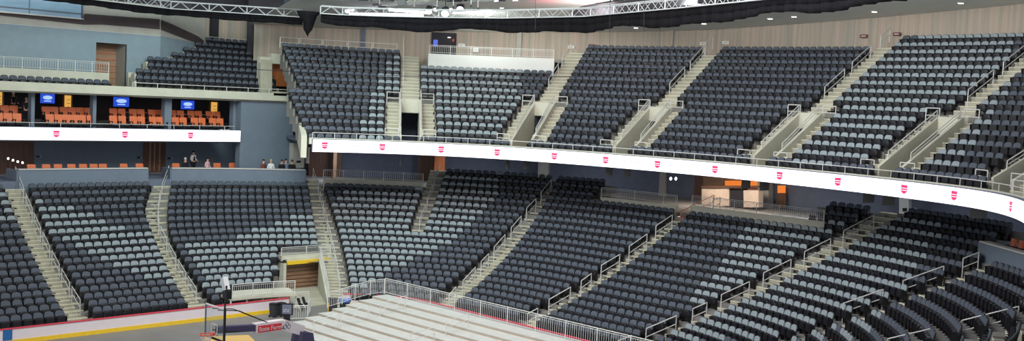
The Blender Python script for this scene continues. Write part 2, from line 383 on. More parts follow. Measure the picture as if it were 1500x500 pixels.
def loc_frame(B, u):
    P, N = B.at(u); T = np.array([N[1], -N[0]])
    if T @ (B.pt(u + .2, 0) - P) < 0: T = -T
    return lambda a, d, z: (P[0] + T[0] * a + N[0] * d, P[1] + T[1] * a + N[1] * d, z)
def hx(mb, fr, a0, a1, d0, d1, z0, z1, m, z1b=None, z0b=None):
    """block in a local frame; top may slope from z1 (at d0) to z1b (at d1)"""
    z1b = z1 if z1b is None else z1b; z0b = z0 if z0b is None else z0b
    mb.hexa([fr(a0, d0, z0), fr(a1, d0, z0), fr(a1, d1, z0b), fr(a0, d1, z0b), fr(a0, d0, z1), fr(a1, d0, z1), fr(a1, d1, z1b), fr(a0, d1, z1b)], m)
VOMS = []
for ci, uc in enumerate(U_AISLE):
    fr = loc_frame(UB, uc); pit = pu(uc); D0 = du0(uc); top = max(U_TOP[ci], U_TOP.get(ci + 1, 14))
    if ci == 0: top = 14
    zr = lambda k: zu(D0 + pit * k)
    dr_ = lambda k: D0 + pit * k - pit + .22
    mb = MB()
    dl = dr_(6.25); zland = zr(6)
    # front path, side stairs, landing, sloping side walls, lintel
    hx(mb, fr, -.62, .62, .45, dr_(1), zr(0) - .25, zr(0), 'concrete')
    hx(mb, fr, -.6, .6, dr_(1), 9.5, zr(0) - .25, zr(0) + .02, 'concrete')
    for sgn in (-1, 1):
        a0, a1 = (.78, 1.66) if sgn > 0 else (-1.66, -.78)
        for j in range(12):
            k = .5 + j / 2; zt = zr(k + .25)
            hx(mb, fr, a0, a1, dr_(k + .5), dr_(k + 1.0), max(9.15, zt - .7), zt, 'concrete')
            hx(mb, fr, a0, a1, dr_(k + .5) - .012, dr_(k + .5) + .05, zt - .03, zt + .008, 'nosing')
        w0, w1 = (.6, .78) if sgn > 0 else (-.78, -.6)
        hx(mb, fr, w0, w1, dr_(1.2), dl, zr(0) - .2, zr(.8) + .42, 'slab', zr(6) + .42)
    hx(mb, fr, -1.66, 1.66, dl - .02, dr_(7.05), zland - .55, zland, 'concrete')
    hx(mb, fr, -.6, .6, dl - .2, dl, zland - .5, zland + .42, 'slab')
    for sgn in (-1, 1): hx(mb, fr, min(sgn * .6, sgn * 1.8), max(sgn * .6, sgn * 1.8), dr_(7) - .02, dr_(7) + .3, zland - .4, zr(7) - .005, 'terrace')
    for k2 in range(2 * (top - 7)):
        k = 7 + k2 / 2; zt = zr(k)
        hx(mb, fr, -.66, .66, dr_(k), dr_(k + .5), zt - .7, zt, 'concrete')
        hx(mb, fr, -.66, .66, dr_(k) - .012, dr_(k) + .05, zt - .03, zt + .008, 'nosing')
    struct(mb, 'stair_vomitory')
    mb = MB()      # dark tunnel behind the opening
    hx(mb, fr, -.64, -.6, dl - .1, 9.5, zr(0), zland - .5, 'slate_dark'); hx(mb, fr, .6, .64, dl - .1, 9.5, zr(0), zland - .5, 'slate_dark'); hx(mb, fr, -.64, .64, 9.5, 9.6, zr(0), zland, 'slate_dark')
    struct(mb, 'wall_tunnel_upper')
    VOMS.append((uc, fr, zr, dr_, top, zland, dl))

# ------------------------------------------------------------------ ribbon boards
RZ0, RZ1 = 8.97, 9.73
def ribbon_px(x): return None
def emblem(mb, P, T, N, z, s=1.):
    """heater shield with two pale bars and a thin tail line, raised off the screen"""
    O = lambda a, zz, o: (P[0] + T[0] * a - N[0] * o, P[1] + T[1] * a - N[1] * o, z + zz)
    pts = [(-.19, .2), (.19, .2), (.19, -.08), (.14, -.17), (0, -.23), (-.14, -.17), (-.19, -.08)]
    mb.prism([O(a * s, b * s, .012) for a, b in pts], (-N[0] * .006, -N[1] * .006, 0), 'emblem')
    for zz in (.055, -.045): mb.prism([O(a * s, b * s, .019) for a, b in ((-.17, zz), (.17, zz), (.17, zz - .018), (-.17, zz - .018))], (-N[0] * .004, -N[1] * .004, 0), 'screen')
    mb.prism([O(a * s, b * s, .012) for a, b in ((.19, .2), (.36, .2), (.36, .185), (.19, .185))], (-N[0] * .005, -N[1] * .005, 0), 'emblem')
def u_of_px(x, z):
    best = None
    for u in np.arange(0, UB.cum[-1], .05):
        P = UB.pt(u, 0); X, Y, w = proj((P[0], P[1], z))
        if w > 0 and (best is None or abs(X - x) < best[0]): best = (abs(X - x), u)
    return best[1]
rib = thing('ribbon_board', tuple(UB.pt(24, 0)) + (RZ0,), 'long white LED ribbon board curving round the front of the upper seating bowl', 'LED board')
us = np.arange(.35, UB.cum[-1] - .05, .3); poly = [UB.at(u) for u in us]
mb = MB().sweep(poly, [(0, RZ0), (0, RZ1), (.04, RZ1), (.04, RZ0)], 'screen'); part(mb, 'led_screen', rib)
mb = MB().sweep(poly, [(.04, RZ0 - .02), (.04, RZ1 + .04), (.3, RZ1 + .04), (.3, RZ0 - .02)], 'slate_dark'); part(mb, 'casing', rib)
for x in (475, 560, 646, 728, 812, 887, 963, 1047, 1142, 1228, 1325, 1398, 1481):
    u = u_of_px(x, 9.38); P, N = UB.at(u); T = np.array([N[1], -N[0]])
    if T @ (UB.pt(u + .2, 0) - P) < 0: T = -T
    mb = MB(); emblem(mb, P, T, N, 9.38); part(mb, 'shield_emblem', rib)
mb = MB()
for x in (936, 940, 925, 929, 915, 500, 520, 524, 590, 612, 616, 670, 682, 695, 760, 764, 838, 846):
    u = u_of_px(x, 9.4); P, N = UB.at(u); T = np.array([N[1], -N[0]])
    mb.prism([(P[0] + T[0] * a - N[0] * .012, P[1] + T[1] * a - N[1] * .012, 9.4 + b) for a, b in ((-.05, -.06), (.05, -.06), (.05, .06), (-.05, .06))], (-N[0] * .004, -N[1] * .004, 0), 'ledgrey')
part(mb, 'pixel_text', rib)
TL = 67.5
lrib = thing('ribbon_board', (31, TL, RZ0), 'straight white LED ribbon board under the orange suite seats at the left', 'LED board')
mb = MB().box((30.25, TL + .02, (RZ0 + RZ1) / 2), (20.5, .04, RZ1 - RZ0), 'screen'); part(mb, 'led_screen', lrib)
mb = MB().box((30.25, TL + .17, (RZ0 + RZ1) / 2 + .01), (20.5, .26, RZ1 - RZ0 + .06), 'slate_dark'); part(mb, 'casing', lrib)
for x in (-21, 82.5, 183, 279):
    P = at_t(x, 195 + (x - 82) * .025, TL); mb = MB(); emblem(mb, P[:2], np.array([1., 0]), np.array([0, 1.]), 9.37); part(mb, 'shield_emblem', lrib)

# ------------------------------------------------------------------ concourse, walls, roof
def lowpoly(u0_, u1_, st=.3): return [LB.at(u) for u in np.linspace(u0_, u1_, max(2, int((u1_ - u0_) / st)))]
def upoly(u0_, u1_, st=.5): return [UB.at(u) for u in np.linspace(u0_, u1_, max(2, int((u1_ - u0_) / st)))]
ZC = 6.05
mb = MB().sweep(lowpoly(46.2, 80), [(15.0, ZC - .25), (15.0, ZC), (26, ZC), (26, ZC - .25)], 'terrace'); struct(mb, 'floor_concourse')
mb = MB().sweep(lowpoly(46.3, 84), [(25., ZC), (25., 10.2), (25.2, 10.2), (25.2, ZC)], 'slate_dark'); struct(mb, 'wall_back_lower')
mb = MB().sweep(upoly(1.7, UB.cum[-1] - .1), [(.3, RZ0 - .02), (.3, RZ0 + .1), (17, RZ0 + .6), (17, RZ0 + .4)], 'slate_dark'); struct(mb, 'ceiling_concourse')
mb = MB().sweep(upoly(.2, UB.cum[-1] - .1), [(.25, RZ1 - .3), (.25, RZ1 + .1), (.42, RZ1 + .1), (.42, RZ1 - .3)], 'slab'); struct(mb, 'trim_1')
# parapets in front of the concourse
def parapet(u0_, u1_, z0, z1, m, capm=None, d=14.85):
    pl = lowpoly(u0_, u1_); mb = MB().sweep(pl, [(d, z0), (d, z1), (d + .2, z1), (d + .2, z0)], m)
    if capm: mb.sweep(pl, [(d - .06, z1), (d - .06, z1 + .07), (d + .3, z1 + .07), (d + .3, z1)], capm)
    return struct(mb, 'wall_parapet')
parapet(47.5, 50.35, 5.3, 6.6, 'slab')
parapet(55.7, 58.9, 5.3, 6.48, 'slab'); parapet(59.95, 67.75, 5.3, 6.6, 'slab')
# railing: one fence panel run = one thing
def fence(P, label, hgt=.62, bars=.13, posts=None, group='grey picket railings', m='steel', name='guard_railing'):
    """P: list of 3-D points along the foot of the fence"""
    P = [np.array(x, float) for x in P]; root = thing(name, P[0], label, 'railing', None); up_ = np.array([0, 0, 1.])
    for a, b in zip(P[:-1], P[1:]):
        L = np.linalg.norm(b - a)
        fb = MB(); fb.path([a + up_ * .06, a + up_ * hgt, b + up_ * hgt, b + up_ * .06], .022, m); fb.tube(a + up_ * .1, b + up_ * .1, .016, m); part(fb, 'rail_frame', root)
        n = max(2, int(L / bars)); bb = MB()
        for k in range(1, n): c = a + (b - a) * k / n; bb.tube(c + up_ * .1, c + up_ * (hgt - .08), .011, m, 4)
        bb.tube(a + up_ * (hgt - .09), b + up_ * (hgt - .09), .012, m, 4)
        part(bb, 'pickets', root)
    for c in P: part(MB().tube(c, c + up_ * hgt, .03, m), 'post', root)
    return root
def lp3(u, d, z): P = LB.pt(u, d); return (P[0], P[1], z)
fence([lp3(u, 14.95, 6.6) for u in np.linspace(47.5, 50.35, 6)], 'picket railing on the pale ledge between the two left corner stairs')
fence([lp3(u, 14.95, 6.5) for u in np.linspace(55.7, 58.85, 4)], 'picket railing on the ledge left of the brown steps, under the ribbon board')
fence([lp3(u, 14.95, 6.62) for u in np.linspace(60.0, 67.7, 6)], 'picket railing on the ledge below the lit concession counter')
# concourse back features ---------------------------------------------------
fr = loc_frame(LB, 56.6)
def back_block(x0, x1, y0, y1, m, mb, d0=24.6, th=.35):
    """upright block standing at the back of the concourse"""
    P = []
    for x, y in ((x0, y1), (x1, y1), (x1, y0), (x0, y0)): P.append(back_pt(x, y, d0))
    n2 = LB.at(58)[1]; mb.prism(P, (n2[0] * th, n2[1] * th, 0), m)
def back_pt(x, y, d0): return at_s(x, y, SE + 1.6 + d0)
mb = MB(); back_block(955, 975, 240, 296, 'greywall', mb, 24.2, .6); struct(mb, 'wall_pier_left')
mb = MB(); back_block(1110, 1126, 262, 312, 'greywall', mb, 24.2, .6); struct(mb, 'wall_pier_right')
mb = MB(); back_block(975, 1030, 244, 300, 'walnut', mb, 24.7, .2); struct(mb, 'wall_bar_back')
mb = MB(); back_block(1030, 1110, 252, 306, 'brown', mb, 24.7, .2); struct(mb, 'wall_concession')
mb = MB(); back_block(1317, 1331, 285, 320, 'paper', mb, 23.5, .4); o = struct(mb, 'wall_column_white')
mb = MB(); back_block(1322, 1328, 305, 310, 'black', mb, 23.45, .04); tag(mb.build('wall_sign'), 'tiny dark sign on the white column under the ribbon board', 'sign')
def hitd(x, y, dd_):
    dr = ray(x, y); hd = np.hypot(dr[0], dr[1]); dd = np.diff(LB.p, axis=0)
    for k in np.arange(40, 110, .1):
        P = CAM + dr * (k / hd); A = P[:2] - LB.p[:-1]; t = np.clip((A * dd).sum(1) / (dd ** 2).sum(1), 0, 1); C = LB.p[:-1] + dd * t[:, None]; D = np.hypot(*(P[:2] - C).T); i = D.argmin()
        if D[i] * np.sign((P[:2] - C[i]) @ LB.n[i]) > dd_: return P
def upright(x0, x1, xr, z0, z1, dd_, m, th=.5):
    a, b = hitd(x0, xr, dd_), hitd(x1, xr, dd_); d = b - a; n = np.array([-d[1], d[0], 0]); n = n / np.linalg.norm(n) * th; n = n if n @ np.array([a[0] - 20, a[1] - 38, 0]) > 0 else -n
    return MB().prism([(a[0], a[1], z0), (b[0], b[1], z0), (b[0], b[1], z1), (a[0], a[1], z1)], tuple(n), m)
struct(upright(636, 651, 250, ZC, 9.3, 22.5, 'rust'), 'wall_wood_column'); struct(upright(612, 636, 250, ZC, 9.3, 24.2, 'walnut'), 'wall_wood_recess'); struct(upright(452, 500, 245, ZC, 9.3, 24.2, 'walnut'), 'wall_wood_left')
struct(upright(788, 803, 250, ZC, 9.3, 23.5, 'greywall'), 'wall_pier_grey'); struct(upright(488, 493, 245, ZC, 9.3, 22., 'brown', .3), 'wall_post_brown')
ct = thing('concession_counter', back_pt(1070, 300, 22), 'pale two-bay concession counter behind the railing under the lit orange menu', 'counter')
mb = MB(); back_block(1028, 1068, 274, 302, 'counter', mb, 22, .6); part(mb, 'front_panel', ct)
mb = MB(); back_block(1089, 1111, 279, 304, 'counter', mb, 22, .6); part(mb, 'front_panel', ct)
mb = MB(); back_block(1068, 1089, 277, 304, 'dark', mb, 22.1, .5); part(mb, 'cooler_bay', ct)
mb = MB(); back_block(1027, 1112, 272.5, 275.5, 'walnut', mb, 21.9, .8); part(mb, 'worktop', ct)
mb = MB(); back_block(1062, 1111, 265, 275, 'orangelit', mb, 24.5, .08); tag(mb.build('menu_board'), 'glowing orange menu strip above the concession counter', 'sign')
mb = MB(); back_block(1139, 1150, 272, 283, 'orangelit', mb, 24.5, .08); tag(mb.build('glowing_panel'), 'small square orange lit panel over the doorway right of the grey pier', 'light')
mb = MB(); back_block(1138, 1151, 283, 305, 'walnut', mb, 24.55, .06); o = mb.build('door_1'); o['kind'] = 'structure'
for x, nm in ((982.5, 'left'), (990, 'right')):
    P = back_pt(x, 262, 20); r = thing('pendant_lamp', P, '%s one of the two glowing pendant bulbs beneath the ribbon board' % nm, 'lamp', 'pendant bulbs over the bar')
    b = MB().ball(P, .085, 'lamp', 8, (1, 1, 1.35)); part(b, 'bulb', r, smooth=True); b = MB().tube(P + np.array([0, 0, .12]), P + np.array([0, 0, 1.3]), .01, 'black', 4); part(b, 'cord', r)

# upper back wall (pleated drape), soffit, downlights
def wallz(u): return float(np.interp(u, [3, 8, 13, 19, 27, 35, 50], [17.6, 17.9, 18.2, 18.5, 19.15, 19.7, 20.2]))
mb = MB()
pl = upoly(.4, 46, .25); A = []; Bt = []
for k, (P, N) in enumerate(pl):
    u = .4 + (46 - .4) * k / (len(pl) - 1); w = 16 + .04 * math.sin(k * 2.4)
    A.append((P[0] + N[0] * w, P[1] + N[1] * w, 13.0)); Bt.append((P[0] + N[0] * w, P[1] + N[1] * w, wallz(u)))
mb.strip(A, Bt, 'drape'); struct(mb, 'wall_back_upper')
mb = MB(); A = []; Bt = []; Cc = []
for u in np.linspace(.2, 46, 60):
    P, N = UB.at(u); z = wallz(u)
    A.append((P[0] + N[0] * 16.3, P[1] + N[1] * 16.3, z)); Bt.append((P[0] + N[0] * 15.2, P[1] + N[1] * 15.2, z + .05)); Cc.append((P[0] + N[0] * 4, P[1] + N[1] * 4, z + 1.2))
mb.strip(A, Bt, 'soffit'); mb.strip(Bt, Cc, 'soffit'); struct(mb, 'ceiling_soffit')

print('seats', len(SEATS))
# ------------------------------------------------------------------ left mezzanine, suites, club boxes
mb = MB().box((30, 67.7, 12.2), (29.2, .4, .54), 'slab'); mb.box((30, 71.6, 11.89), (29.2, 7.6, .12), 'slab'); struct(mb, 'floor_mezzanine')
ENDPX = [(199, 122), (199, 112), (216, 103), (216, 93), (252, 87), (269, 79), (286, 70), (301, 61)]
mt = MB(); rowend = []
for i in range(8):
    t = 68.55 + .84 * i; z = 12.38 + .45 * i; a = at_t(*ENDPX[i], t)[0]; b = at_t(402 if i < 2 else 379, ENDPX[i][1] + 8, t)[0]; rowend.append((a, t))
    place_row([(a, t), (b, t)], z, 'mezzanine', i, pitch=.53)
    mt.box(((a + b) / 2 - .05, t - .2, z / 2 + 5.9), (b - a + .1, .84, z - 11.8), 'slab' if i == 0 else 'terrace')
    mt.box((a - .1, t + .1, z + .25), (.14, .5, .5), 'slab')
struct(mt, 'seating_terrace_mezzanine')
a = at_t(-40, 118, 68.6)[0]; b = at_t(161, 122, 68.6)[0]
place_row([(a, 68.6), (b, 68.6)], 11.96, 'mezzanine_left', 0, pitch=.53)
TW = 71.8
w0 = at_t(-60, 100, TW)[0]; c0 = at_t(235, 60, TW)[0]
pz = lambda x, y: at_t(x, y, TW)[2]
zblue = at_t(100, 42, TW)[2]; ztopw = 18.2
d0, d1 = at_t(141, 62, TW), at_t(185, 108, TW)
mb = MB()    # blue side wall with the portal cut out
for sa, sb, za, zb, m in ((w0, d0[0], 12.2, zblue, 'bluewall'), (d1[0], c0, 12.2, zblue, 'bluewall'), (d0[0], d1[0], d0[2], zblue, 'bluewall'), (w0, c0, zblue, ztopw, 'greywall')):
    mb.box(((sa + sb) / 2, TW + .1, (za + zb) / 2), (sb - sa, .2, zb - za), m)
mb.box(((w0 + c0) / 2, TW - .005, zblue), (c0 - w0, .02, .03), 'cap')
struct(mb, 'wall_left_upper')
mb = MB()
mb.box(((d0[0] + d1[0]) / 2, TW + 1.7, 14), (d1[0] - d0[0] + .4, .1, 3.4), 'brown')
for k in range(5): mb.box(((d0[0] + d1[0]) / 2, TW + 1.62, 13.0 + .42 * k), (d1[0] - d0[0], .06, .05), 'rust')
mb.box((d0[0] - .05, TW + .9, 14), (.1, 1.6, 3.4), 'brown'); mb.box((d1[0] + .05, TW + .9, 14), (.1, 1.6, 3.4), 'greywall'); mb.box(((d0[0] + d1[0]) / 2, TW + .9, d0[2] + .05), (d1[0] - d0[0] + .2, 1.6, .1), 'dark')
struct(mb, 'wall_portal')
# diagonal wall beside the mezzanine seats
e7 = at_t(301, 61, 68.55 + .84 * 7); P0 = np.array([c0, TW]); P1 = np.array([e7[0] + .1, e7[1] + .3])
wv = P1 - P0; wn = np.array([-wv[1], wv[0]]) / np.hypot(*wv) * .2
zt1 = 12.6 + (pz(301, 61) - 12.6) * 1.0
mb = MB(); mb.hexa([(P0[0], P0[1], 12.2), (P1[0], P1[1], 12.2), (P1[0] + wn[0], P1[1] + wn[1], 12.2), (P0[0] + wn[0], P0[1] + wn[1], 12.2)] + [(P0[0], P0[1], zblue), (P1[0], P1[1], zblue - .2), (P1[0] + wn[0], P1[1] + wn[1], zblue - .2), (P0[0] + wn[0], P0[1] + wn[1], zblue)], 'bluewall')
mb.hexa([(P0[0], P0[1], zblue), (P1[0], P1[1], zblue - .2), (P1[0] + wn[0], P1[1] + wn[1], zblue - .2), (P0[0] + wn[0], P0[1] + wn[1], zblue)] + [(P0[0], P0[1], ztopw), (P1[0], P1[1], ztopw), (P1[0] + wn[0], P1[1] + wn[1], ztopw), (P0[0] + wn[0], P0[1] + wn[1], ztopw)], 'greywall')
struct(mb, 'wall_diagonal')
# shadow along the top of both walls, painted as a dark strip
def band_strip(pts, nrm, m, nm):
    mb = MB(); A = []; B = []
    for (x, ya, yb), f in pts: A.append(f(x, ya)); B.append(f(x, yb))
    mb.strip(A, B, m); return mb
onw = lambda x, y: tuple(at_t(x, y, TW - .08))
def on_diag(x, y):
    n3 = np.array([wn[0], wn[1], 0]); n3 /= np.linalg.norm(n3); d = ray(x, y); o = np.array([P0[0], P0[1], 0]) - n3 * .08
    return tuple(CAM + d * (((o - CAM) @ n3) / (d @ n3)))
mb = band_strip([((-30, 13, 20), onw), ((0, 16, 22.5), onw), ((60, 22, 29), onw), ((122, 27, 36), onw), ((124, 20, 36), onw), ((150, 22, 36), onw), ((190, 25, 39), onw), ((234, 28, 43), onw)], None, 'band', '')
mb2 = band_strip([((236, 29, 43), on_diag), ((256, 37, 51), on_diag), ((275, 46, 58), on_diag), ((290, 53, 63), on_diag), ((299, 60, 66), on_diag)], None, 'band', '')
o = len(mb.v); mb.v += mb2.v; mb.f += [tuple(i + o for i in f) for f in mb2.f]; mb.m += mb2.m
tag(mb.build('wall_shadow_band'), 'dark band of painted shadow along the top of the blue side wall', 'painted_shadow')
# press box window
wz0, wz1 = at_t(0, 16, TW - .3), at_t(120.5, 27, TW - .3); zt_ = at_t(60, -8, TW - .3)[2]
fr_ = MB(); sL = w0; sR = wz1[0]; zb = (wz0[2] + wz1[2]) / 2
fr_.box(((sL + sR) / 2, TW - .25, zb - .04), (sR - sL + .2, .2, .09), 'steel'); fr_.box((sR, TW - .25, zb + .7), (.1, .2, 1.5), 'slate_dark'); fr_.box(((sL + sR) / 2, TW - .25, zb + 1.45), (sR - sL + .2, .2, .09), 'slate_dark')
for k in range(1, 3): fr_.box((sR - 3.4 * k, TW - .25, zb + .7), (.05, .1, 1.4), 'bluewall')
wo = fr_.build('window_1'); wo['kind'] = 'structure'
g = MB().box(((sL + sR) / 2, TW - .2, zb + .7), (sR - sL, .03, 1.4), 'winlit'); g.box(((sL + sR) / 2, TW - .23, zb + .28), (sR - sL, .03, .1), 'slate'); g.off = tuple(wo.location); g.build('window_pane', wo)
# parapet, railing, walkway
pa = at_t(-50, 100, 70.)[0]; pb_ = at_t(160, 107, 70.)[0]; zp = 13.3
mb = MB().box(((pa + pb_) / 2, 70.1, (12.3 + zp) / 2), (pb_ - pa, .2, zp - 12.3), 'slab'); mb.box(((pa + pb_) / 2, 71., zp - .15), (pb_ - pa, 1.7, .1), 'slab'); struct(mb, 'wall_parapet')
fence([(s_, 70.1, zp) for s_ in np.linspace(pa, pb_, 9)], 'white picket railing in front of the blue wall at upper left', .68, .14)
pL = at_t(183, 110, 70.2); pR = at_t(215, 110, 70.2)
mb = MB().box(((pL[0] + pR[0]) / 2 + .1, 70.35, 12.95), (pR[0] - pL[0] - .3, .2, .95), 'slab'); struct(mb, 'wall_portal_cheek')
rl = thing('slab_rail', (36, 67.65, 12.47), 'thin steel rail on the front edge of the mezzanine slab', 'railing')
b_ = MB(); b_.tube((32.6, 67.65, 12.75), (44.4, 67.65, 12.75), .025, 'steel'); part(b_, 'top_rail', rl)
[part(MB().tube((s_, 67.65, 12.47), (s_, 67.65, 12.75), .02, 'steel'), 'post', rl) for s_ in np.arange(32.6, 44.5, 1.7)]
# portal with orange door between mezzanine and corner stand
mb = MB()
Pd = at_t(409, 112, 69.6)
for x0, x1, y0, y1, t, m, th in ((397, 421, 80, 93, 69.4, 'slab', .3), (380, 397, 84, 122, 69.0, 'slab', .4), (421, 440, 82, 118, 68.6, 'slab', .4), (390, 440, 66, 84, 71.8, 'slab', .5)):
    A_ = at_t(x0, y1, t); B_ = at_t(x1, y0, t); mb.box(((A_[0] + B_[0]) / 2, t + th / 2, (A_[2] + B_[2]) / 2), (B_[0] - A_[0], th, B_[2] - A_[2]), m)
for k in range(8):
    for x0, x1, t0 in ((380, 397, 68.3), (422, 440, 67.9)):
        A_ = at_t(x0, 122 - 5 * k, t0 + .12 * k); B_ = at_t(x1, 122 - 5 * k, t0 + .12 * k); mb.box(((A_[0] + B_[0]) / 2, t0 + .12 * k, A_[2] - .4), (B_[0] - A_[0], .3, .8), 'concrete')
A_ = at_t(400, 138, 67.6); B_ = at_t(425, 122, 67.6); mb.box(((A_[0] + B_[0]) / 2, 68.4, 12.45), (B_[0] - A_[0], 1.8, .3), 'concrete')
struct(mb, 'stair_portal')
A_ = at_t(399, 126, 70.6); B_ = at_t(420, 93, 70.6)
mb = MB().box(((A_[0] + B_[0]) / 2, 70.6, (A_[2] + B_[2]) / 2), (B_[0] - A_[0], .1, B_[2] - A_[2]), 'rust'); mb.box(((A_[0] + B_[0]) / 2 + .1, 70.53, (A_[2] + B_[2]) / 2), (.05, .05, B_[2] - A_[2]), 'brown'); o = mb.build('door_2'); o['kind'] = 'structure'
# slate wall panel between the suites and the corner stand, and the side of the corner stand
s0 = at_t(352, 200, 67.9)[0]; s1 = at_t(429, 200, 67.9)[0]
mb = MB().box(((s0 + s1) / 2, 68.2, 9.3), (s1 - s0, .6, 5.4), 'slate'); struct(mb, 'wall_panel')
PA = UB.pt(.05, .3); PB = np.array([s1 + .05, 67.9]); sd_ = PB - PA; sn = np.array([-sd_[1], sd_[0]]) / np.hypot(*sd_) * .35
mb = MB()
za, zb_ = 9.95, 12.75
mb.hexa([(PA[0], PA[1], RZ0 - .4), (PB[0], PB[1], 11.6), (PB[0] + sn[0], PB[1] + sn[1], 11.6), (PA[0] + sn[0], PA[1] + sn[1], RZ0 - .4), (PA[0], PA[1], za), (PB[0], PB[1], zb_), (PB[0] + sn[0], PB[1] + sn[1], zb_), (PA[0] + sn[0], PA[1] + sn[1], za)], 'slab')
struct(mb, 'wall_raker')
A_ = at_t(428, 246, 67.); B_ = at_t(446, 210, 67.)
mb = MB().box(((A_[0] + B_[0]) / 2, 67.2, (A_[2] + B_[2]) / 2), (B_[0] - A_[0], .5, B_[2] - A_[2]), 'greywall'); struct(mb, 'wall_pier')
mb = MB().box(((A_[0] + B_[0]) / 2, 66.93, A_[2] + .45), (.35, .04, .14), 'black'); tag(mb.build('wall_sign'), 'small dark sign on the pale pier left of the corner ribbon board', 'sign')
# suites behind the left ribbon
mb = MB().box((29.2, 71.4, 9.45), (22.4, 7.2, .3), 'dark'); mb.box((29.2, 72.6, 9.82), (22.4, 4.6, .46), 'dark'); struct(mb, 'floor_suite')
mb = MB().box((32, 75.2, 10.9), (30, .3, 2.8), 'dark'); struct(mb, 'wall_suite_back')
for x in (47.5, 138, 243, 343):
    P_ = at_t(x, 160, 68.7); wdt = .22 if x < 200 else .5
    mb = MB().box((P_[0] + wdt / 2 - .1, 68.9, 10.8), (wdt, .5, 2.4), 'slate'); struct(mb, 'wall_suite_divider')
def wall_rect(x0, y0, x1, y1, t, m, name, th=.06):
    A_ = at_t(x0, y1, t); B_ = at_t(x1, y0, t); return MB().box(((A_[0] + B_[0]) / 2, t, (A_[2] + B_[2]) / 2), (B_[0] - A_[0], th, B_[2] - A_[2]), m), ((A_[0] + B_[0]) / 2, (A_[2] + B_[2]) / 2, B_[0] - A_[0], B_[2] - A_[2])
for (x0, y0, x1, y1), w in zip(((59, 138, 80, 151), (166, 143, 189, 156), (265, 148, 284.5, 160)), ('in the suite left of the first divider', 'in the middle suite', 'in the suite nearest the slate wall panel')):
    b_, (cx, cz, ww, hh) = wall_rect(x0, y0, x1, y1, 74.9, 'tv', ''); r = thing('television', (cx, 74.9, cz - hh / 2), 'wall television showing a blue picture, ' + w, 'television', 'suite televisions')
    part(b_, 'screen', r); e = MB()
    n = 14; e.prism([(cx + ww * .34 * math.cos(2 * math.pi * k / n), 74.86, cz + hh * .1 + hh * .22 * math.sin(2 * math.pi * k / n)) for k in range(n)], (0, -.008, 0), 'tvw'); e.box((cx, 74.86, cz - hh * .27), (ww * .5, .01, hh * .1), 'tvw'); part(e, 'picture', r)
    f_ = MB().box((cx, 74.97, cz), (ww + .08, .1, hh + .08), 'black'); part(f_, 'bezel', r)
for x0, y0, x1, y1, w in ((94, 140, 104, 161, 'behind the orange seats of the second suite'), (308.5, 150, 318, 169, 'at the right end of the right-hand suite'), (-4, 135, 3, 156, 'at the left edge of the photo')):
    b_, (cx, cz, ww, hh) = wall_rect(x0, y0, x1, y1, 74.9, 'amber', ''); r = thing('glowing_panel', (cx, 74.9, cz - hh / 2), 'tall amber door painted as lit ' + w, 'light', 'amber suite doors'); part(b_, 'lit_face', r)  # amber doors, their lit look put in as emission
    e = MB(); [e.box((cx + ww * .1, 74.85, cz + hh * k), (ww * .5, .01, .03), 'brown') for k in (-.3, -.05, .2)]; e.box((cx + ww / 2 + .06, 74.9, cz), (.1, .1, hh), 'brown'); e.box((cx - ww / 2 - .05, 74.9, cz), (.08, .1, hh), 'rust'); part(e, 'frame', r)
for x0, x1, y in ((-6, 46, 157), (62, 136, 159), (163, 240, 164), (248, 322, 167)):
    A_ = at_t(x0, y, 71.3); B_ = at_t(x1, y, 71.3); r = thing('drink_counter', (A_[0], 71.3, 10.05), 'thin grey counter behind the orange seats, %s suite' % {-6: 'far left', 62: 'second', 163: 'third', 248: 'right-hand'}[x0], 'counter', 'suite counters')
    part(MB().box(((A_[0] + B_[0]) / 2, 71.35, A_[2]), (B_[0] - A_[0], .35, .05), 'greywall'), 'worktop', r); part(MB().box(((A_[0] + B_[0]) / 2, 71.4, (A_[2] + 10.05) / 2), (B_[0] - A_[0], .1, A_[2] - 10.07), 'dark'), 'panel', r)
r = thing('suite_rail', (30, 67.9, 9.75), 'long thin steel rail just above the left ribbon board', 'railing')
b_ = MB().tube((20, 67.95, 10.02), (40.3, 67.95, 10.02), .02, 'steel'); part(b_, 'top_rail', r)
[part(MB().tube((s_, 67.95, 9.6), (s_, 67.95, 10.02), .018, 'steel'), 'post', r) for s_ in np.arange(20.5, 40.4, 1.9)]
# orange armchairs
def chair_meshes():
    bk = MB(); cushion(bk, .26, .40, .92, .05, .04, .06, -.05, .12, 'orange', .03); st = MB(); st.box((0, -.28, .34), (.46, .44, .12), 'dark')
    ar = []
    for sx in (-1, 1): a_ = MB(); a_.box((sx * .275, -.26, .56), (.05, .5, .05), 'black'); a_.box((sx * .275, -.45, .28), (.045, .05, .54), 'black'); a_.box((sx * .275, -.03, .28), (.045, .05, .54), 'black'); ar.append(a_)
    return bk, st, ar
bk, st, ar = chair_meshes()
proto = None
def dup(root, loc, rz):
    r = root.copy(); COL.objects.link(r); r.location = tuple(map(float, loc)); r.rotation_euler = (0, 0, rz)
    for ch in root.children: c = ch.copy(); COL.objects.link(c); c.parent = r
    return r
ORD = ['first', 'second', 'third', 'fourth', 'fifth', 'sixth', 'seventh', 'eighth', 'ninth', 'tenth', 'eleventh', 'twelfth', 'thirteenth', 'fourteenth', 'fifteenth', 'sixteenth', 'seventeenth', 'eighteenth', 'nineteenth', 'twentieth']
ordn = lambda k: ORD[k] if k < 20 else ('%d%s' % (k + 1, {1: 'st', 2: 'nd', 3: 'rd'}.get((k + 1) % 10, 'th')))
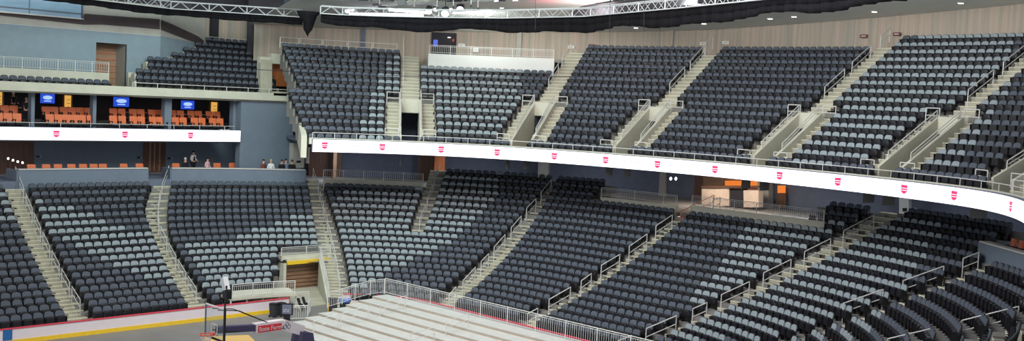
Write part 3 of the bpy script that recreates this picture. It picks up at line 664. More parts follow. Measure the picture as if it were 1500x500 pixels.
def armchair(loc, label, group):
    global proto
    if proto is None:
        proto = thing('armchair', loc, label, 'armchair', group)
        bk.build('backrest', proto, (0, 0, 0)); st.build('seat_cushion', proto, (0, 0, 0)); [a_.build('armrest', proto, (0, 0, 0)) for a_ in ar]; return proto
    r = dup(proto, loc, 0); tag(r, label, 'armchair', group); return r
SU = [('far left suite', [7, 20], [-2, 11.5, 25]), ('second suite from left', [67.5, 79.5, 93.5, 105.5, 117.5, 129.5], [73, 86, 97.6, 109, 120, 133]),
      ('third suite from left', [166, 178.3, 194.8, 206.5, 222.8, 233.6], [166, 179, 195.6, 207, 224, 235]), ('suite beside the slate wall panel', [253, 264.5, 280, 291, 307, 318], [257, 268.5, 285, 296, 311.7, 322.4])]
for nm, back, front in SU:
    for k, x in enumerate(back):
        P_ = at_t(x, 168, 70.4); armchair((P_[0], 70.4, 10.05), '%s orange armchair from the left, back row, %s' % (ORD[k], nm), 'orange suite armchairs')
    for k, x in enumerate(front):
        P_ = at_t(x, 178, 68.95); armchair((P_[0], 68.95, 9.6), '%s orange armchair from the left, front row, %s' % (ORD[k], nm), 'orange suite armchairs')
# club boxes over the straight stand
parapet(35.55, 42.62, 5.4, 7.12, 'slate', 'cap'); parapet(43.28, 46.98, 5.4, 7.12, 'slate', 'cap'); parapet(22, 34.3, 5.4, 6.9, 'slab')
# side cheek walls of the aisles through the boxes
mb = MB()
for u_ in (35.55, 42.62, 43.28, 46.98):
    f2 = loc_frame(LB, u_); mb.prism([f2(-.08, 14.9, 5.2), f2(-.08, 16.6, 5.2), f2(-.08, 16.6, 7.1), f2(-.08, 14.9, 7.1)], tuple(np.array(f2(.08, 0, 0)) - np.array(f2(-.08, 0, 0))), 'slate')
struct(mb, 'wall_cheek')
ZB = 6.42
mb = MB().sweep(lowpoly(20, 47), [(14.95, ZB - 1.4), (14.95, ZB), (22, ZB), (22, ZB - 1.4)], 'slate_dark'); struct(mb, 'floor_club')
mb = MB()
for x0, x1, m in ((-60, 6, 'walnut'), (6, 50, 'walnut'), (50, 209, 'slate'), (209, 243, 'walnut'), (243, 440, 'slate')):
    A_ = at_t(x0, 225, 72.2); B_ = at_t(x1, 225, 72.2); mb.box(((A_[0] + B_[0]) / 2, 72.3, 7.9), (B_[0] - A_[0], .2, 2.8), m)
struct(mb, 'wall_club_back')
mb = MB().box((29.2, 70.1, 8.9), (22.4, 4.6, .08), 'slate_dark'); struct(mb, 'ceiling_club')
mb = MB()
for x in (220, 226.5, 234): A_ = at_t(x, 225, 72.1); mb.box((A_[0], 72.15, 7.9), (.12, .1, 2.6), 'brown')
struct(mb, 'trim_2')
for seg, xs in (('left-hand club box', [46.4, 68, 85.3, 105, 122, 137.5, 151, 181.5, 204.7]), ('right-hand club box', [258, 318.4, 341, 363.7])):
    for k, x in enumerate(xs):
        P_ = at_t(x, 241, 69.1); armchair((P_[0], 69.1, ZB + .02), '%s orange armchair from the left, behind the ledge of the %s' % (ORD[k], seg), 'orange club box armchairs')
for x, y, w in ((12, 232.5, 'first'), (19, 235, 'second'), (26, 237, 'third'), (33, 238.5, 'fourth')):
    P_ = at_t(x, y, 70.5); r = thing('table_lamp', P_, 'tiny warm light in the brown passage at far left, %s in its row' % w, 'lamp', 'warm lights at far left'); part(MB().ball(P_, .07, 'lamp', 8), 'bulb', r); part(MB().tube((P_[0], P_[1], ZB), (P_[0], P_[1], P_[2] - .05), .015, 'black', 5), 'stem', r)
for x, y, w in ((56, 229.5, 'at the left end of the left club box'), (204, 231, 'left of the wooden passage'), (248.5, 232, 'right of the wooden passage')):
    b_, (cx, cz, ww, hh) = wall_rect(x - 3, y - 1.2, x + 3, y + 1.2, 72.15, 'black', ''); r = thing('wall_plaque', (cx, 72.15, cz - hh / 2), 'small dark plaque on the slate wall ' + w, 'sign'); part(b_, 'plate', r); part(MB().box((cx + .12, 72.1, cz), (.09, .02, .07), 'cap'), 'pale_mark', r)

# ------------------------------------------------------------------ people
def skin_mesh(name, par, V, E, Rr, m, lvl=1, root=0, loc=None):
    me = bpy.data.meshes.new(name); me.from_pydata([tuple(map(float, v)) for v in V], E, []); me.materials.append(MT[m])
    o = bpy.data.objects.new(name, me); COL.objects.link(o)
    if par is not None: o.parent = par
    md = o.modifiers.new('skin', 'SKIN'); md.use_smooth_shade = True; lay = me.skin_vertices
    if not lay:
        bpy.context.view_layer.objects.active = o
        import bmesh; bm = bmesh.new(); bm.from_mesh(me); bm.verts.layers.skin.verify(); bm.to_mesh(me); bm.free()
    for k, r_ in enumerate(Rr):
        sv = me.skin_vertices[0].data[k]; sv.radius = (r_, r_) if not isinstance(r_, tuple) else r_; sv.use_root = (k == root)
    s2 = o.modifiers.new('sub', 'SUBSURF'); s2.levels = lvl; s2.render_levels = lvl
    return o
def person(loc, rz, label, top, hair, vest=None, seated=False, legs='suit', lean=0.):
    """figure facing -y in its own frame; body one skinned surface, clothes and hair children"""
    r = thing('person', loc, label, 'person', None, rz)
    hp = .50 if seated else .93
    V = [(0, 0, hp), (0, .01, hp + .22), (0, .0, hp + .45), (0, 0, hp + .55), (0, -.01, hp + .64), (0, -.02, hp + .76)]; E = [(0, 1), (1, 2), (2, 3), (3, 4), (4, 5)]
    Rr = [(.14, .11), (.13, .10), (.16, .10), (.055, .055), (.075, .085), (.07, .085)]
    tops = ([], [])
    for sx in (-1, 1):
        b = len(V); V += [(sx * .17, 0, hp + .47), (sx * .23, .02, hp + .22), (sx * (.2 if not seated else .16), -.16, hp + .1), (sx * (.17 if not seated else .1), -.26, hp + .1)]
        E += [(2, b), (b, b + 1), (b + 1, b + 2), (b + 2, b + 3)]; Rr += [.058, .045, .034, .03]
        hnd = b + 3
        for k in range(4):
            f0 = len(V); a = (k - 1.5) * .018; V += [(V[hnd][0] + a, V[hnd][1] - .05 - .006 * (k in (1, 2)), hp + .095), (V[hnd][0] + a, V[hnd][1] - .08 - .008 * (k in (1, 2)), hp + .075)]
            E += [(hnd, f0), (f0, f0 + 1)]; Rr += [.009, .008]
        f0 = len(V); V += [(V[hnd][0] - sx * .035, V[hnd][1] - .02, hp + .1), (V[hnd][0] - sx * .045, V[hnd][1] - .045, hp + .09)]; E += [(hnd, f0), (f0, f0 + 1)]; Rr += [.01, .009]
        b = len(V)
        if seated: V += [(sx * .09, -.03, hp - .02), (sx * .11, -.42, hp), (sx * .11, -.40, .08), (sx * .12, -.55, .04)]
        else: V += [(sx * .09, 0, hp - .06), (sx * .1, -.02, .5), (sx * .1, .02, .09), (sx * .11, -.14, .04)]
        E += [(0, b), (b, b + 1), (b + 1, b + 2), (b + 2, b + 3)]; Rr += [.085, .06, .042, .035]
    skin_mesh('body', r, V, E, Rr, 'skin')
    # shirt
    tv = [V[0], V[1], V[2], (0, 0, hp + .5)]; te = [(0, 1), (1, 2), (2, 3)]; tr = [(.155, .125), (.145, .115), (.175, .115), .075]
    for sx in (-1, 1):
        b = len(tv); tv += [(sx * .17, 0, hp + .47), (sx * .23, .02, hp + .22), (sx * (.2 if not seated else .16), -.15, hp + .105)]; te += [(2, b), (b, b + 1), (b + 1, b + 2)]; tr += [.068, .055, .045]
    skin_mesh('shirt', r, tv, te, tr, top)
    if vest: skin_mesh('waistcoat', r, [V[0], V[1], (0, 0, hp + .38), (0, 0, hp + .44)], [(0, 1), (1, 2), (2, 3)], [(.165, .135), (.155, .125), (.165, .125), (.12, .1)], vest)
    lv = [(0, 0, hp)]; le = []; lr = [(.16, .13)]
    for sx in (-1, 1):
        b = len(lv)
        if seated: lv += [(sx * .09, -.03, hp - .02), (sx * .11, -.42, hp), (sx * .11, -.40, .12)]
        else: lv += [(sx * .09, 0, hp - .06), (sx * .1, -.02, .5), (sx * .1, .02, .1)]
        le += [(0, b), (b, b + 1), (b + 1, b + 2)]; lr += [.095, .072, .06]
    skin_mesh('trousers', r, lv, le, lr, legs)
    fc = MB()
    for sx in (-1, 1): fc.ball((sx * .032, -.095, hp + .71), .011, 'black', 6)
    fc.ball((0, -.105, hp + .675), .014, 'skin', 6, (1, 1.2, 1.3)); fc.box((0, -.098, hp + .64), (.045, .012, .008), 'redc')
    for sx in (-1, 1): fc.ball((sx * .083, -.01, hp + .69), .02, 'skin', 6, (.5, 1, 1.5))
    fc.build('face', r, (0, 0, 0))
    hb = MB().ball((0, .015, hp + .755), .098, hair, 12, (.95, 1.08, .9)); hb.build('hair', r, (0, 0, 0), smooth=True)
    return r
def stand(x, ytop, t, zf, **k):
    P_ = at_t(x, ytop, t); return (P_[0], t, zf)
person(stand(283.5, 226, 70.2, ZB), .3, 'person standing in white shirt and black waistcoat behind the right-hand club box ledge', 'shirt', 'hair_d', 'suit')
for x, top, hair, lb, t in ((271.5, 'suit', 'hair_w', 'seated person in dark clothes just left of the standing waiter', 69.3), (304, 'pinkc', 'hair_d', 'seated dark-haired person in pale pink right of the standing waiter', 69.3),
    (386, 'redc', 'hair_d', 'seated person in dark red near the right end of the club box', 67.35), (397, 'shirt', 'hair_b', 'seated light-haired person in a white top near the right end of the club box', 67.15),
    (413, 'suit', 'hair_d', 'seated person in black beside the pale blue figure in the club box', 66.7), (419, 'bluec', 'hair_d', 'seated person in pale blue near the pale pier', 67.5), (428, 'suit', 'hair_d', 'rightmost seated person, in black, beside the pale pier in the club box', 66.5)):
    P_ = at_t(x, 240, t); person((P_[0], t, ZB), rng.uniform(-.5, .5), lb, top, hair, seated=True)
person(stand(19.5, 147, 72.2, 10.05), .2, 'person with white hair in a dark suit standing in the far left suite', 'suit', 'hair_w')
person(stand(39, 147, 69.6, 9.75), 2.6, 'blond person in black standing beside the first suite divider', 'suit', 'hair_b')

# ------------------------------------------------------------------ arena floor, boards, tunnel
mb = MB().box((18, 38, FLOOR - .1), (70, 70, .2), 'court'); struct(mb, 'floor')
cw = [at_z(x, y, FLOOR) for x, y in ((300, 494), (364, 492), (376, 503), (296, 506))]
mb = MB(); mb.prism([(p_[0], p_[1], FLOOR + .002) for p_ in cw], (0, 0, .03), 'wood'); tag(mb.build('floor_panel'), 'pale wooden court piece lying on the grey floor under the basketball hoop', 'court floor')
RB = Base(np.vstack([np.c_[np.linspace(-10, SE - 5, 30)[:-1], np.full(29, T0)], arc(SE - 5, T0 - 5, 5, 90, 0), arc(SE - 5, T1 + 5, 5, 0, -90)]))
if RB.n[0][1] < 0: RB.n = -RB.n
def boards(u_a, u_b, label):
    pl = [RB.at(u) for u in np.arange(u_a, u_b, .25)]; r = thing('rink_board', tuple(RB.pt(u_a, 0)) + (FLOOR,), label, 'rink boards')
    part(MB().sweep(pl, [(0, FLOOR + .2), (0, 1.06), (.12, 1.06), (.12, FLOOR + .2)], 'white'), 'board_panel', r)
    part(MB().sweep(pl, [(-.03, 1.06), (-.03, 1.1), (.15, 1.1), (.15, 1.06)], 'red'), 'cap_rail', r)
    part(MB().sweep(pl, [(-.025, FLOOR), (-.025, FLOOR + .2), (.14, FLOOR + .2), (.14, FLOOR)], 'yellow'), 'kick_plate', r)
    return r
rb_ = boards(14, 44.4, 'long white rink boards, red cap and yellow kick plate, below the left stand')
x_ = at_t(11, 490, T0)[0]; part(MB().box((x_, T0 - .012, .75), (.42, .02, .64), mat('blue_paint', (28, 92, 150), .5, var=.05)), 'blue_line', rb_)
boards(47.6, 68, 'white rink boards with red cap curving behind the picket fence of the bleacher')
# platform with picket fence
pl = lowpoly(41.25, 45.3); mb = MB().sweep(pl, [(-.6, 1.05), (-.6, 1.2), (1.35, 1.2), (1.35, 1.05)], 'slab')
for P, N in pl[::3]: mb.tube((P[0] - N[0] * .45, P[1] - N[1] * .45, FLOOR), (P[0] - N[0] * .45, P[1] - N[1] * .45, 1.06), .05, 'steel')
mb.sweep(pl, [(.9, FLOOR), (.9, 1.06), (1.0, 1.06), (1.0, FLOOR)], 'slab'); struct(mb, 'floor_platform')
fence([lp3(u, -.5, 1.2) for u in np.linspace(41.3, 45.2, 4)], 'picket railing on the low platform left of the tunnel mouth', .72, .12)
# tunnel
tl, tr_ = 37.5, 40.75; tt = 56.85
mb = MB()
mb.box(((tl + tr_) / 2, tt + .15, 2.37), (tr_ - tl + .5, .3, .35), 'slab'); mb.box(((tl + tr_) / 2, tt - .1, 2.3), (tr_ - tl + .1, .3, .14), 'slab'); mb.box(((tl + tr_) / 2, tt - .28, 2.12), (tr_ - tl + .1, .14, .22), 'yellow')
mb.box((tr_ + .1, tt + 2, 1.2), (.2, 4.3, 1.8), 'slab'); mb.box((tl - .1, tt + 2, 1.2), (.2, 4.3, 1.8), 'slab'); mb.box(((tl + tr_) / 2, tt + 2, 2.22), (tr_ - tl + .4, 4.3, .12), 'dark')
struct(mb, 'wall_tunnel')
mb = MB().box(((tl + tr_) / 2, tt + .3, 1.25), (tr_ - tl, .1, 1.9), 'brown')
for k in range(7): mb.box(((tl + tr_) / 2, tt + .23, .5 + .24 * k), (tr_ - tl, .04, .03), 'walnut')
o = mb.build('door_3'); o['kind'] = 'structure'
fence([(s_, tt, 2.54) for s_ in np.linspace(tl - .3, tr_ + .1, 3)], 'picket railing on the parapet above the yellow-edged tunnel mouth', .5, .1)
mb = MB().box((37.6, 54.6, FLOOR + .02), (6.3, 5.6, .04), 'concrete')
for k in range(4): mb.box((38.6 + .3 * k, 52.6, FLOOR + .06 + .1 * k), (.32, 1.6, .2 + .0 * k), 'slab')
struct(mb, 'floor_tunnel')
# terrace between the tunnel roof and row eight
mb = MB().box(((tl + tr_) / 2 - .1, tt + .9, 2.42), (tr_ - tl + .6, 1.6, .2), 'terrace'); struct(mb, 'trim_3')
ra, rb2 = at_z(474, 392, 2.2), at_z(500, 440, .5)
q0 = LB.pt(EDGE['A3'][0](5.5), 5.5); q1 = LB.pt(47.3, -.3)
mb = MB(); dv = np.array([q1[0] - q0[0], q1[1] - q0[1]]); nv = np.array([-dv[1], dv[0]]) / np.hypot(*dv) * .12
mb.hexa([(q0[0] - nv[0], q0[1] - nv[1], FLOOR), (q1[0] - nv[0], q1[1] - nv[1], FLOOR), (q1[0] + nv[0], q1[1] + nv[1], FLOOR), (q0[0] + nv[0], q0[1] + nv[1], FLOOR), (q0[0] - nv[0], q0[1] - nv[1], 2.35), (q1[0] - nv[0], q1[1] - nv[1], .75), (q1[0] + nv[0], q1[1] + nv[1], .75), (q0[0] + nv[0], q0[1] + nv[1], 2.35)], 'slab'); struct(mb, 'wall_stair_cheek')
fence([(q0[0] + (q1[0] - q0[0]) * k / 3, q0[1] + (q1[1] - q0[1]) * k / 3, 2.35 - 1.6 * k / 3) for k in range(4)], 'sloping picket railing between the tunnel mouth and the corner stair', .62, .12)

# ------------------------------------------------------------------ floor clutter by the tunnel
for x, y, w in ((401, 465, 'left one of the two black bins by the rink boards'), (411.5, 464, 'right one of the two black bins by the rink boards')):
    P_ = at_z(x, y, FLOOR); r = thing('wheelie_bin', P_, w, 'bin', 'black bins', .3)
    b_ = MB(); b_.hexa([(-.15, -.16, .06), (.15, -.16, .06), (.15, .16, .06), (-.15, .16, .06), (-.19, -.2, .68), (.19, -.2, .68), (.19, .2, .68), (-.19, .2, .68)], 'bin_'); b_.build('body', r, (0, 0, 0))
    b_ = MB(); cushion(b_, .2, -.22, .22, .08, .08, .0, .06, 0, 'black'); b_.v = [(a, b, .69 + c) for a, c, b in b_.v]; b_.build('lid', r, (0, 0, 0)); b_ = MB(); [b_.tube((sx * .17, .14, .06), (sx * .2, .14, .06), .06, 'black', 10) for sx in (-1, 1)]; b_.build('wheel', r, (0, 0, 0))
P_ = at_z(420, 470, FLOOR); r = thing('display_sign', P_, 'black framed sign board on a stand in front of the black bins', 'sign', None, -.75)
b_ = MB().box((0, 0, .62), (.62, .1, .62), 'black'); b_.build('frame', r, (0, 0, 0)); b_ = MB().box((0, -.055, .62), (.5, .02, .5), 'slate_dark'); b_.build('face', r, (0, 0, 0))
b_ = MB(); [b_.box((dx, -.07, z_), (w_, .01, .035), 'cap') for z_, row in ((.6, ((-.15, .08), (-.03, .1), (.1, .07))), (.5, ((-.12, .12), (.06, .12)))) for dx, w_ in row]; b_.build('pale_marks', r, (0, 0, 0))
b_ = MB().box((0, .02, .16), (.34, .12, .32), 'black'); b_.build('base', r, (0, 0, 0))
fp = [at_z(x, y, FLOOR) for x, y in ((424, 470), (450, 469), (454, 458))]
fence(fp, 'low crowd barrier standing right of the black sign board', .78, .11, name='crowd_barrier')
fp = [at_z(x, y, FLOOR) for x, y in ((424, 447), (452, 446))]
fence(fp, 'crowd barrier behind the black sign board at the tunnel floor', .72, .11, name='crowd_barrier')
for x, y, w in ((440, 456, 'left'), (447, 454, 'right')):
    P_ = at_z(x, y, FLOOR); r = thing('folding_chair', P_, 'dark folded chair leaning behind the crowd barrier, %s of two' % w, 'chair', 'dark folded chairs', .6)
    b_ = MB(); cushion(b_, .18, .3, .72, .08, .04, .1, .04, .3, 'black'); b_.build('backrest', r, (0, 0, 0)); b_ = MB(); cushion(b_, .18, .1, .4, .05, .04, .0, -.05, .5, 'black'); b_.build('seat', r, (0, 0, 0)); b_ = MB(); [b_.tube((sx * .2, -.1, 0), (sx * .2, .22, .75), .015, 'steel') for sx in (-1, 1)]; b_.build('leg_frame', r, (0, 0, 0))
P_ = at_z(487.5, 447, FLOOR + .4); P_[2] = FLOOR; r = thing('storage_case', P_, 'dark upright case behind the fence end, left of the blue cloth', 'case', None, -.6)
MB().box((0, 0, .38), (.5, .4, .72), 'bin_').build('body', r, (0, 0, 0)); MB().box((0, 0, .76), (.54, .44, .05), 'black').build('lid', r, (0, 0, 0)); MB().box((-.25, -.21, .3), (.05, .03, .5), 'yellow').build('yellow_strip', r, (0, 0, 0))
P_ = at_z(505, 446, FLOOR + .45); P_[2] = FLOOR; r = thing('covered_cart', P_, 'small cart covered with a blue and white cloth beside the rink boards', 'cart', None, -.6)
MB().box((0, 0, .3), (.55, .4, .5), 'bin_').build('body', r, (0, 0, 0)); b_ = MB(); cushion(b_, .31, -.24, .24, .1, .1, .0, .16, 0, 'blueb'); b_.v = [(a, b, .58 + c) for a, c, b in b_.v]; b_.build('cloth', r, (0, 0, 0)); b_ = MB(); b_.box((.03, -.02, .75), (.3, .1, .02), 'white'); b_.build('white_patch', r, (0, 0, 0))

# ------------------------------------------------------------------ retractable bleacher
bl = thing('bleacher', (36, 40, FLOOR), 'long white stepped bleacher platform at the end of the court', 'bleacher')
bz = lambda k: 1.3 - .135 * k
NB = 8
for k in range(NB):
    sF = 37.9 - .95 * k; sB = 39.0 if k == 0 else sF + .97; tL = 48.6 - .05 * k
    part(MB().box(((sF + sB) / 2, (tL + 26) / 2, bz(k) - .01), (sB - sF, tL - 26, .02), 'bleach'), 'deck', bl)
    part(MB().box((sF + .02, (tL + 26) / 2, bz(k) - .078), (.03, tL - 26, .114), 'bleach_r'), 'riser', bl)
    part(MB().box(((sF + sB) / 2, tL - .02, (bz(k) + FLOOR) / 2 - .03), (sB - sF - .02, .04, bz(k) - FLOOR - .06), 'slab'), 'end_panel', bl)
def on_bleach(x, y):
    d = ray(x, y); n3 = np.array([-.142, 0, 1.]); c = 1.3 - .142 * 37.4; return CAM + d * ((c - CAM @ n3) / (d @ n3))
for (xa, ya), (xb, yb), w in (((459, 488), (479, 487), 'lowest left'), ((499, 478), (538, 465), 'second from the left'), ((557, 460), (586, 447), 'topmost, at the fence corner'), ((653, 488), (683.6, 480), 'rightmost'), ((601, 508), (633.6, 500), 'nearest the bottom edge of the photo')):
    A_ = on_bleach(xa, ya); B_ = on_bleach(xb, yb); B_[1] = A_[1]; B_[0] = A_[0] + max(1.5, B_[0] - A_[0]); ka = lambda s_: bz(max(0, math.ceil((37.9 - s_) / .95 - 1e-6)))
    A_[2] = ka(A_[0]); B_[2] = ka(B_[0])
    r = thing('bleacher_handrail', A_, 'thin steel handrail on the white bleacher, ' + w, 'handrail', 'bleacher handrails'); U3 = np.array([0, 0, 1.])
    [part(MB().tube(c, c + U3 * .72, .02, 'steel'), 'post', r) for c in (A_, B_)]; part(MB().tube(A_ + U3 * .72, B_ + U3 * .72, .02, 'steel'), 'top_rail', r); part(MB().tube(A_ + U3 * .4, B_ + U3 * .4, .016, 'steel'), 'mid_rail', r)
ends = [(36.8, 48.75, 1.17), (37.9, 48.8, 1.3), (38.9, 48.8, 1.3)]
fence([(34.9, 48.65, .9), (35.9, 48.7, 1.02)] + ends, 'stepped picket fence along the left end of the white bleacher', .85, .12)
fence([(38.95, t_, 1.3) for t_ in np.linspace(48.8, 28.8, 11)], 'long picket fence along the back of the white bleacher', .9, .14)

# ------------------------------------------------------------------ basketball hoop
TH = 36.75
hp = thing('basketball_hoop', (26.5, TH, FLOOR), 'portable basketball hoop with glass backboard at the bottom left', 'basketball hoop')
sx0 = 21.2; ta, tb, z0, z1 = 36.05, 37.45, 3.12, 4.35
part(MB().box((sx0, (ta + tb) / 2, (z0 + z1) / 2), (.025, tb - ta - .06, z1 - z0 - .06), 'glass'), 'backboard', hp)
b_ = MB(); b_.box((sx0, ta, (z0 + z1) / 2), (.07, .07, z1 - z0 + .06), 'black'); b_.box((sx0, (ta + tb) / 2, z0), (.07, tb - ta, .06), 'black'); part(b_, 'lower_frame', hp, 'black padded frame edge')
b_ = MB(); b_.box((sx0, tb, (z0 + z1) / 2), (.05, .05, z1 - z0), 'slate'); b_.box((sx0, (ta + tb) / 2, z1), (.05, tb - ta, .05), 'white'); part(b_, 'upper_frame', hp)
b_ = MB(); tm = (ta + tb) / 2
for dt, dz, wt, wz in ((-.21, .3, .04, .4), (.21, .3, .04, .4), (0, .5, .46, .04), (0, .12, .46, .04)): b_.box((sx0 - .02, tm + dt, z0 + .05 + dz), (.015, wt, wz), 'white')
part(b_, 'target_square', hp)
rc = np.array([sx0 - .36, tm, z0 + .2]); n = 16; ring = [rc + .23 * np.array([math.cos(2 * math.pi * k / n), math.sin(2 * math.pi * k / n), 0]) for k in range(n + 1)]
b_ = MB().path(ring, .022, 'rim'); b_.box((sx0 - .08, tm, z0 + .19), (.14, .18, .08), 'rim'); part(b_, 'rim', hp)
b_ = MB()
for k in range(n):
    a0 = 2 * math.pi * k / n
    for sg in (-1, 1):
        pts = [rc + np.array([rr * math.cos(a0 + sg * j * .2), rr * math.sin(a0 + sg * j * .2), -.1 * j]) for j, rr in enumerate((.23, .19, .16, .14, .13))]; b_.path(pts, .008, 'net', 4)
part(b_, 'net', hp)
pt_ = lambda x, y: at_t(x, y, TH)
a1, a2, a3, a4 = np.array([sx0 + .1, TH, 3.45]), pt_(380, 480), pt_(376, 483), pt_(441, 474)
def beam(p0_, p1_, w, h_, m):
    p0_, p1_ = np.array(p0_, float), np.array(p1_, float); d = p1_ - p0_; d /= np.linalg.norm(d); sd2 = np.cross(d, (0, 0, 1.)); sd2 /= np.linalg.norm(sd2); u_ = np.cross(sd2, d)
    return [p + sd2 * i * w / 2 + u_ * j * h_ / 2 for p in (p0_, p1_) for i, j in ((-1, -1), (1, -1), (1, 1), (-1, 1))]
part(MB().hexa(beam(a1, a2, .26, .24, ''), 'purple'), 'arm_pad', hp, 'navy padded arm')
a5 = pt_(372, 481); a6 = pt_(412, 475); a7 = pt_(441, 484)
part(MB().hexa(beam(a5, a6, .34, .36, ''), 'white'), 'boom', hp); part(MB().hexa(beam(a6, a7, .34, .42, ''), 'white'), 'boom', hp)
s5 = pt_(374.5, 482); s6 = pt_(409, 477.2); dd_ = (s6 - s5) / np.linalg.norm(s6 - s5)
part(MB().hexa(beam(s5, s6, .37, .27, ''), 'redpad'), 'red_pad', hp)
b_ = MB(); b_.hexa([(a7[0] - .6, TH - .45, FLOOR), (a7[0] + .9, TH - .45, FLOOR), (a7[0] + .9, TH + .45, FLOOR), (a7[0] - .6, TH + .45, FLOOR), (a7[0] - .15, TH - .35, a7[2]), (a7[0] + .35, TH - .35, a7[2] - .1), (a7[0] + .35, TH + .35, a7[2] - .1), (a7[0] - .15, TH + .35, a7[2])], 'purple'); part(b_, 'base_pad', hp, 'navy base padding')
b_ = MB()
for dt in (-.2, .2):
    b_.path([(sx0, TH + dt, z1 - .1), (sx0 + .9, TH + dt, z1 - .22), (sx0 + 2.6, TH + dt * .5, a1[2] - .1)], .02, 'black')
    b_.tube((sx0, TH + dt, z0 + .3), (sx0 + 1., TH + dt * .7, 3.3), .022, 'black')
part(b_, 'brace', hp)
b_ = MB().box((sx0 + .1, ta + .05, z1 + .55), (.22, .3, .3), 'black'); b_.tube((sx0, ta + .02, z1), (sx0 + .05, ta + .02, z1 + .9), .035, 'black'); part(b_, 'shot_clock', hp)
b_ = MB().hexa(beam((sx0 + .1, ta + .1, z1 + .7), (sx0 + .12, ta + .35, z1 + 1.15), .2, .25, ''), 'alu'); part(b_, 'clock_face', hp)
def lettering(txt, origin, xdir, size, m, par, root, depth=.004, shear=0.):
    cu = bpy.data.curves.new('lettering', 'FONT'); cu.body = txt; cu.size = size; cu.extrude = depth; cu.align_x = 'CENTER'; cu.align_y = 'CENTER'; cu.shear = shear
    to = bpy.data.objects.new('tmp', cu); COL.objects.link(to); dg = bpy.context.evaluated_depsgraph_get(); me = bpy.data.meshes.new_from_object(to.evaluated_get(dg)); bpy.data.objects.remove(to)
    me.materials.clear(); me.materials.append(MT[m]); o = bpy.data.objects.new('lettering', me); COL.objects.link(o); o.parent = par
    xd = np.array(xdir, float); yd = np.cross((0, -1., 0), xd) * -1; yd = np.array([-xd[2], 0, xd[0]]); nd = np.cross(xd, yd)
    o.matrix_local = mathutils.Matrix(((xd[0], yd[0], nd[0], origin[0] - root.location[0]), (xd[1], yd[1], nd[1], origin[1] - root.location[1]), (xd[2], yd[2], nd[2], origin[2] - root.location[2]), (0, 0, 0, 1)))
    return o
lettering('State Farm', (s5 + s6) / 2 + np.array([0, -.2, -.01]), dd_, .235, 'white', hp, hp)
em = (pt_(417, 476.5)); em[1] = TH - .18
b_ = MB(); n = 12
for k in range(3): c = em + np.array([(-.09, .09, 0)[k], 0, (-.03, -.03, .07)[k]]); b_.path([c + np.array([.07 * math.cos(2 * math.pi * j / n), 0, .09 * math.sin(2 * math.pi * j / n)]) for j in range(n + 1)], .01, 'slate', 4)
part(b_, 'ring_emblem', hp)

# ------------------------------------------------------------------ handrails
def handrail(A_, B_, label, group, hgt=.95, name='handrail', m='steel', r_=.028):
    A_ = np.array(A_, float); B_ = np.array(B_, float); U3 = np.array([0, 0, 1.]); r = thing(name, A_, label, 'handrail', group)
    for c in (A_, B_): part(MB().tube(c, c + U3 * hgt, r_, m), 'post', r)
    part(MB().tube(A_ + U3 * hgt, B_ + U3 * hgt, r_, m), 'top_rail', r); part(MB().tube(A_ + U3 * hgt * .55, B_ + U3 * hgt * .55, r_ * .85, m), 'mid_rail', r); return r
def rail_px(lst, where, zf=zl, B=LB, hgt=.95):
    for k, ((xa, ya), (xb, yb)) in enumerate(lst):
        A_ = hit(xa, ya, zf, hgt + .05, B); B_ = hit(xb, yb, zf, hgt + .05, B); A_[2] -= hgt; B_[2] -= hgt
        handrail(A_, B_, 'steel handrail, %s one up the %s' % (ORD[k], where), 'aisle handrails', hgt)
rail_px([((658, 432.4), (667.9, 420.7)), ((678.3, 411.6), (696.5, 392)), ((705, 383), (716, 372)), ((724, 362), (740, 344)), ((749, 333.6), (763.7, 316.7)), ((771.5, 305), (785.3, 291.2)), ((792.8, 281.6), (807.4, 263.4))], 'stair rising from the fence behind the bleacher')
rail_px([((773, 460), (788, 452)), ((804.5, 439), (836, 421)), ((851.6, 411.6), (866.5, 401)), ((881, 389), (908, 373)), ((922, 361), (948, 343)), ((961, 331), (985, 315))], 'stair leading up to the brown steps')
rail_px([((905, 500), (925, 492)), ((946.8, 481.8), (991, 462.9)), ((1015, 452.7), (1035.8, 443.6)), ((1056.9, 432), (1098, 413)), ((1118.7, 400), (1159, 380.4)), ((1178.8, 368.8), (1217, 349.8)), ((1235.8, 338.3), (1280.7, 314.7))], 'stair right of the lit concession counter')
rail_px([((1235.5, 444.8), (1293.7, 424.4)), ((1323, 411.6), (1382.7, 390.3)), ((1411, 379), (1434, 370))], 'stair that ends at the slate box on the right')
rail_px([((1300, 497), (1367, 481.3)), ((1408.7, 470), (1492.6, 449.3))], 'stair in the bottom right corner')
def rail_d(key, spans, where, f=.5):
    for k, (da, db) in enumerate(spans):
        g_ = lambda d: (LB.pt(EDGE[key][0](d) * (1 - f) + EDGE[key][1](d) * f, d)); A_ = g_(da); B_ = g_(db)
        handrail((A_[0], A_[1], zl(da) + .05), (B_[0], B_[1], zl(db) + .05), 'slim steel handrail, %s one up the %s' % (ORD[k], where), 'aisle handrails', .85, r_=.022)
sp = [(1.0, 2.6), (3.1, 4.7), (5.2, 6.8), (7.3, 8.9), (9.4, 11.), (11.5, 13.1), (13.8, 16.)]
rail_d('A1', sp, 'leftmost stair of the straight stand', .75); rail_d('A2', sp, 'stair below the wooden passage', .62); rail_d('A3', sp, 'stair right of the tunnel mouth', .6); rail_d('A3b', [(10, 12), (12.6, 14.6), (15.2, 17)], 'short upper corner stair', .55)
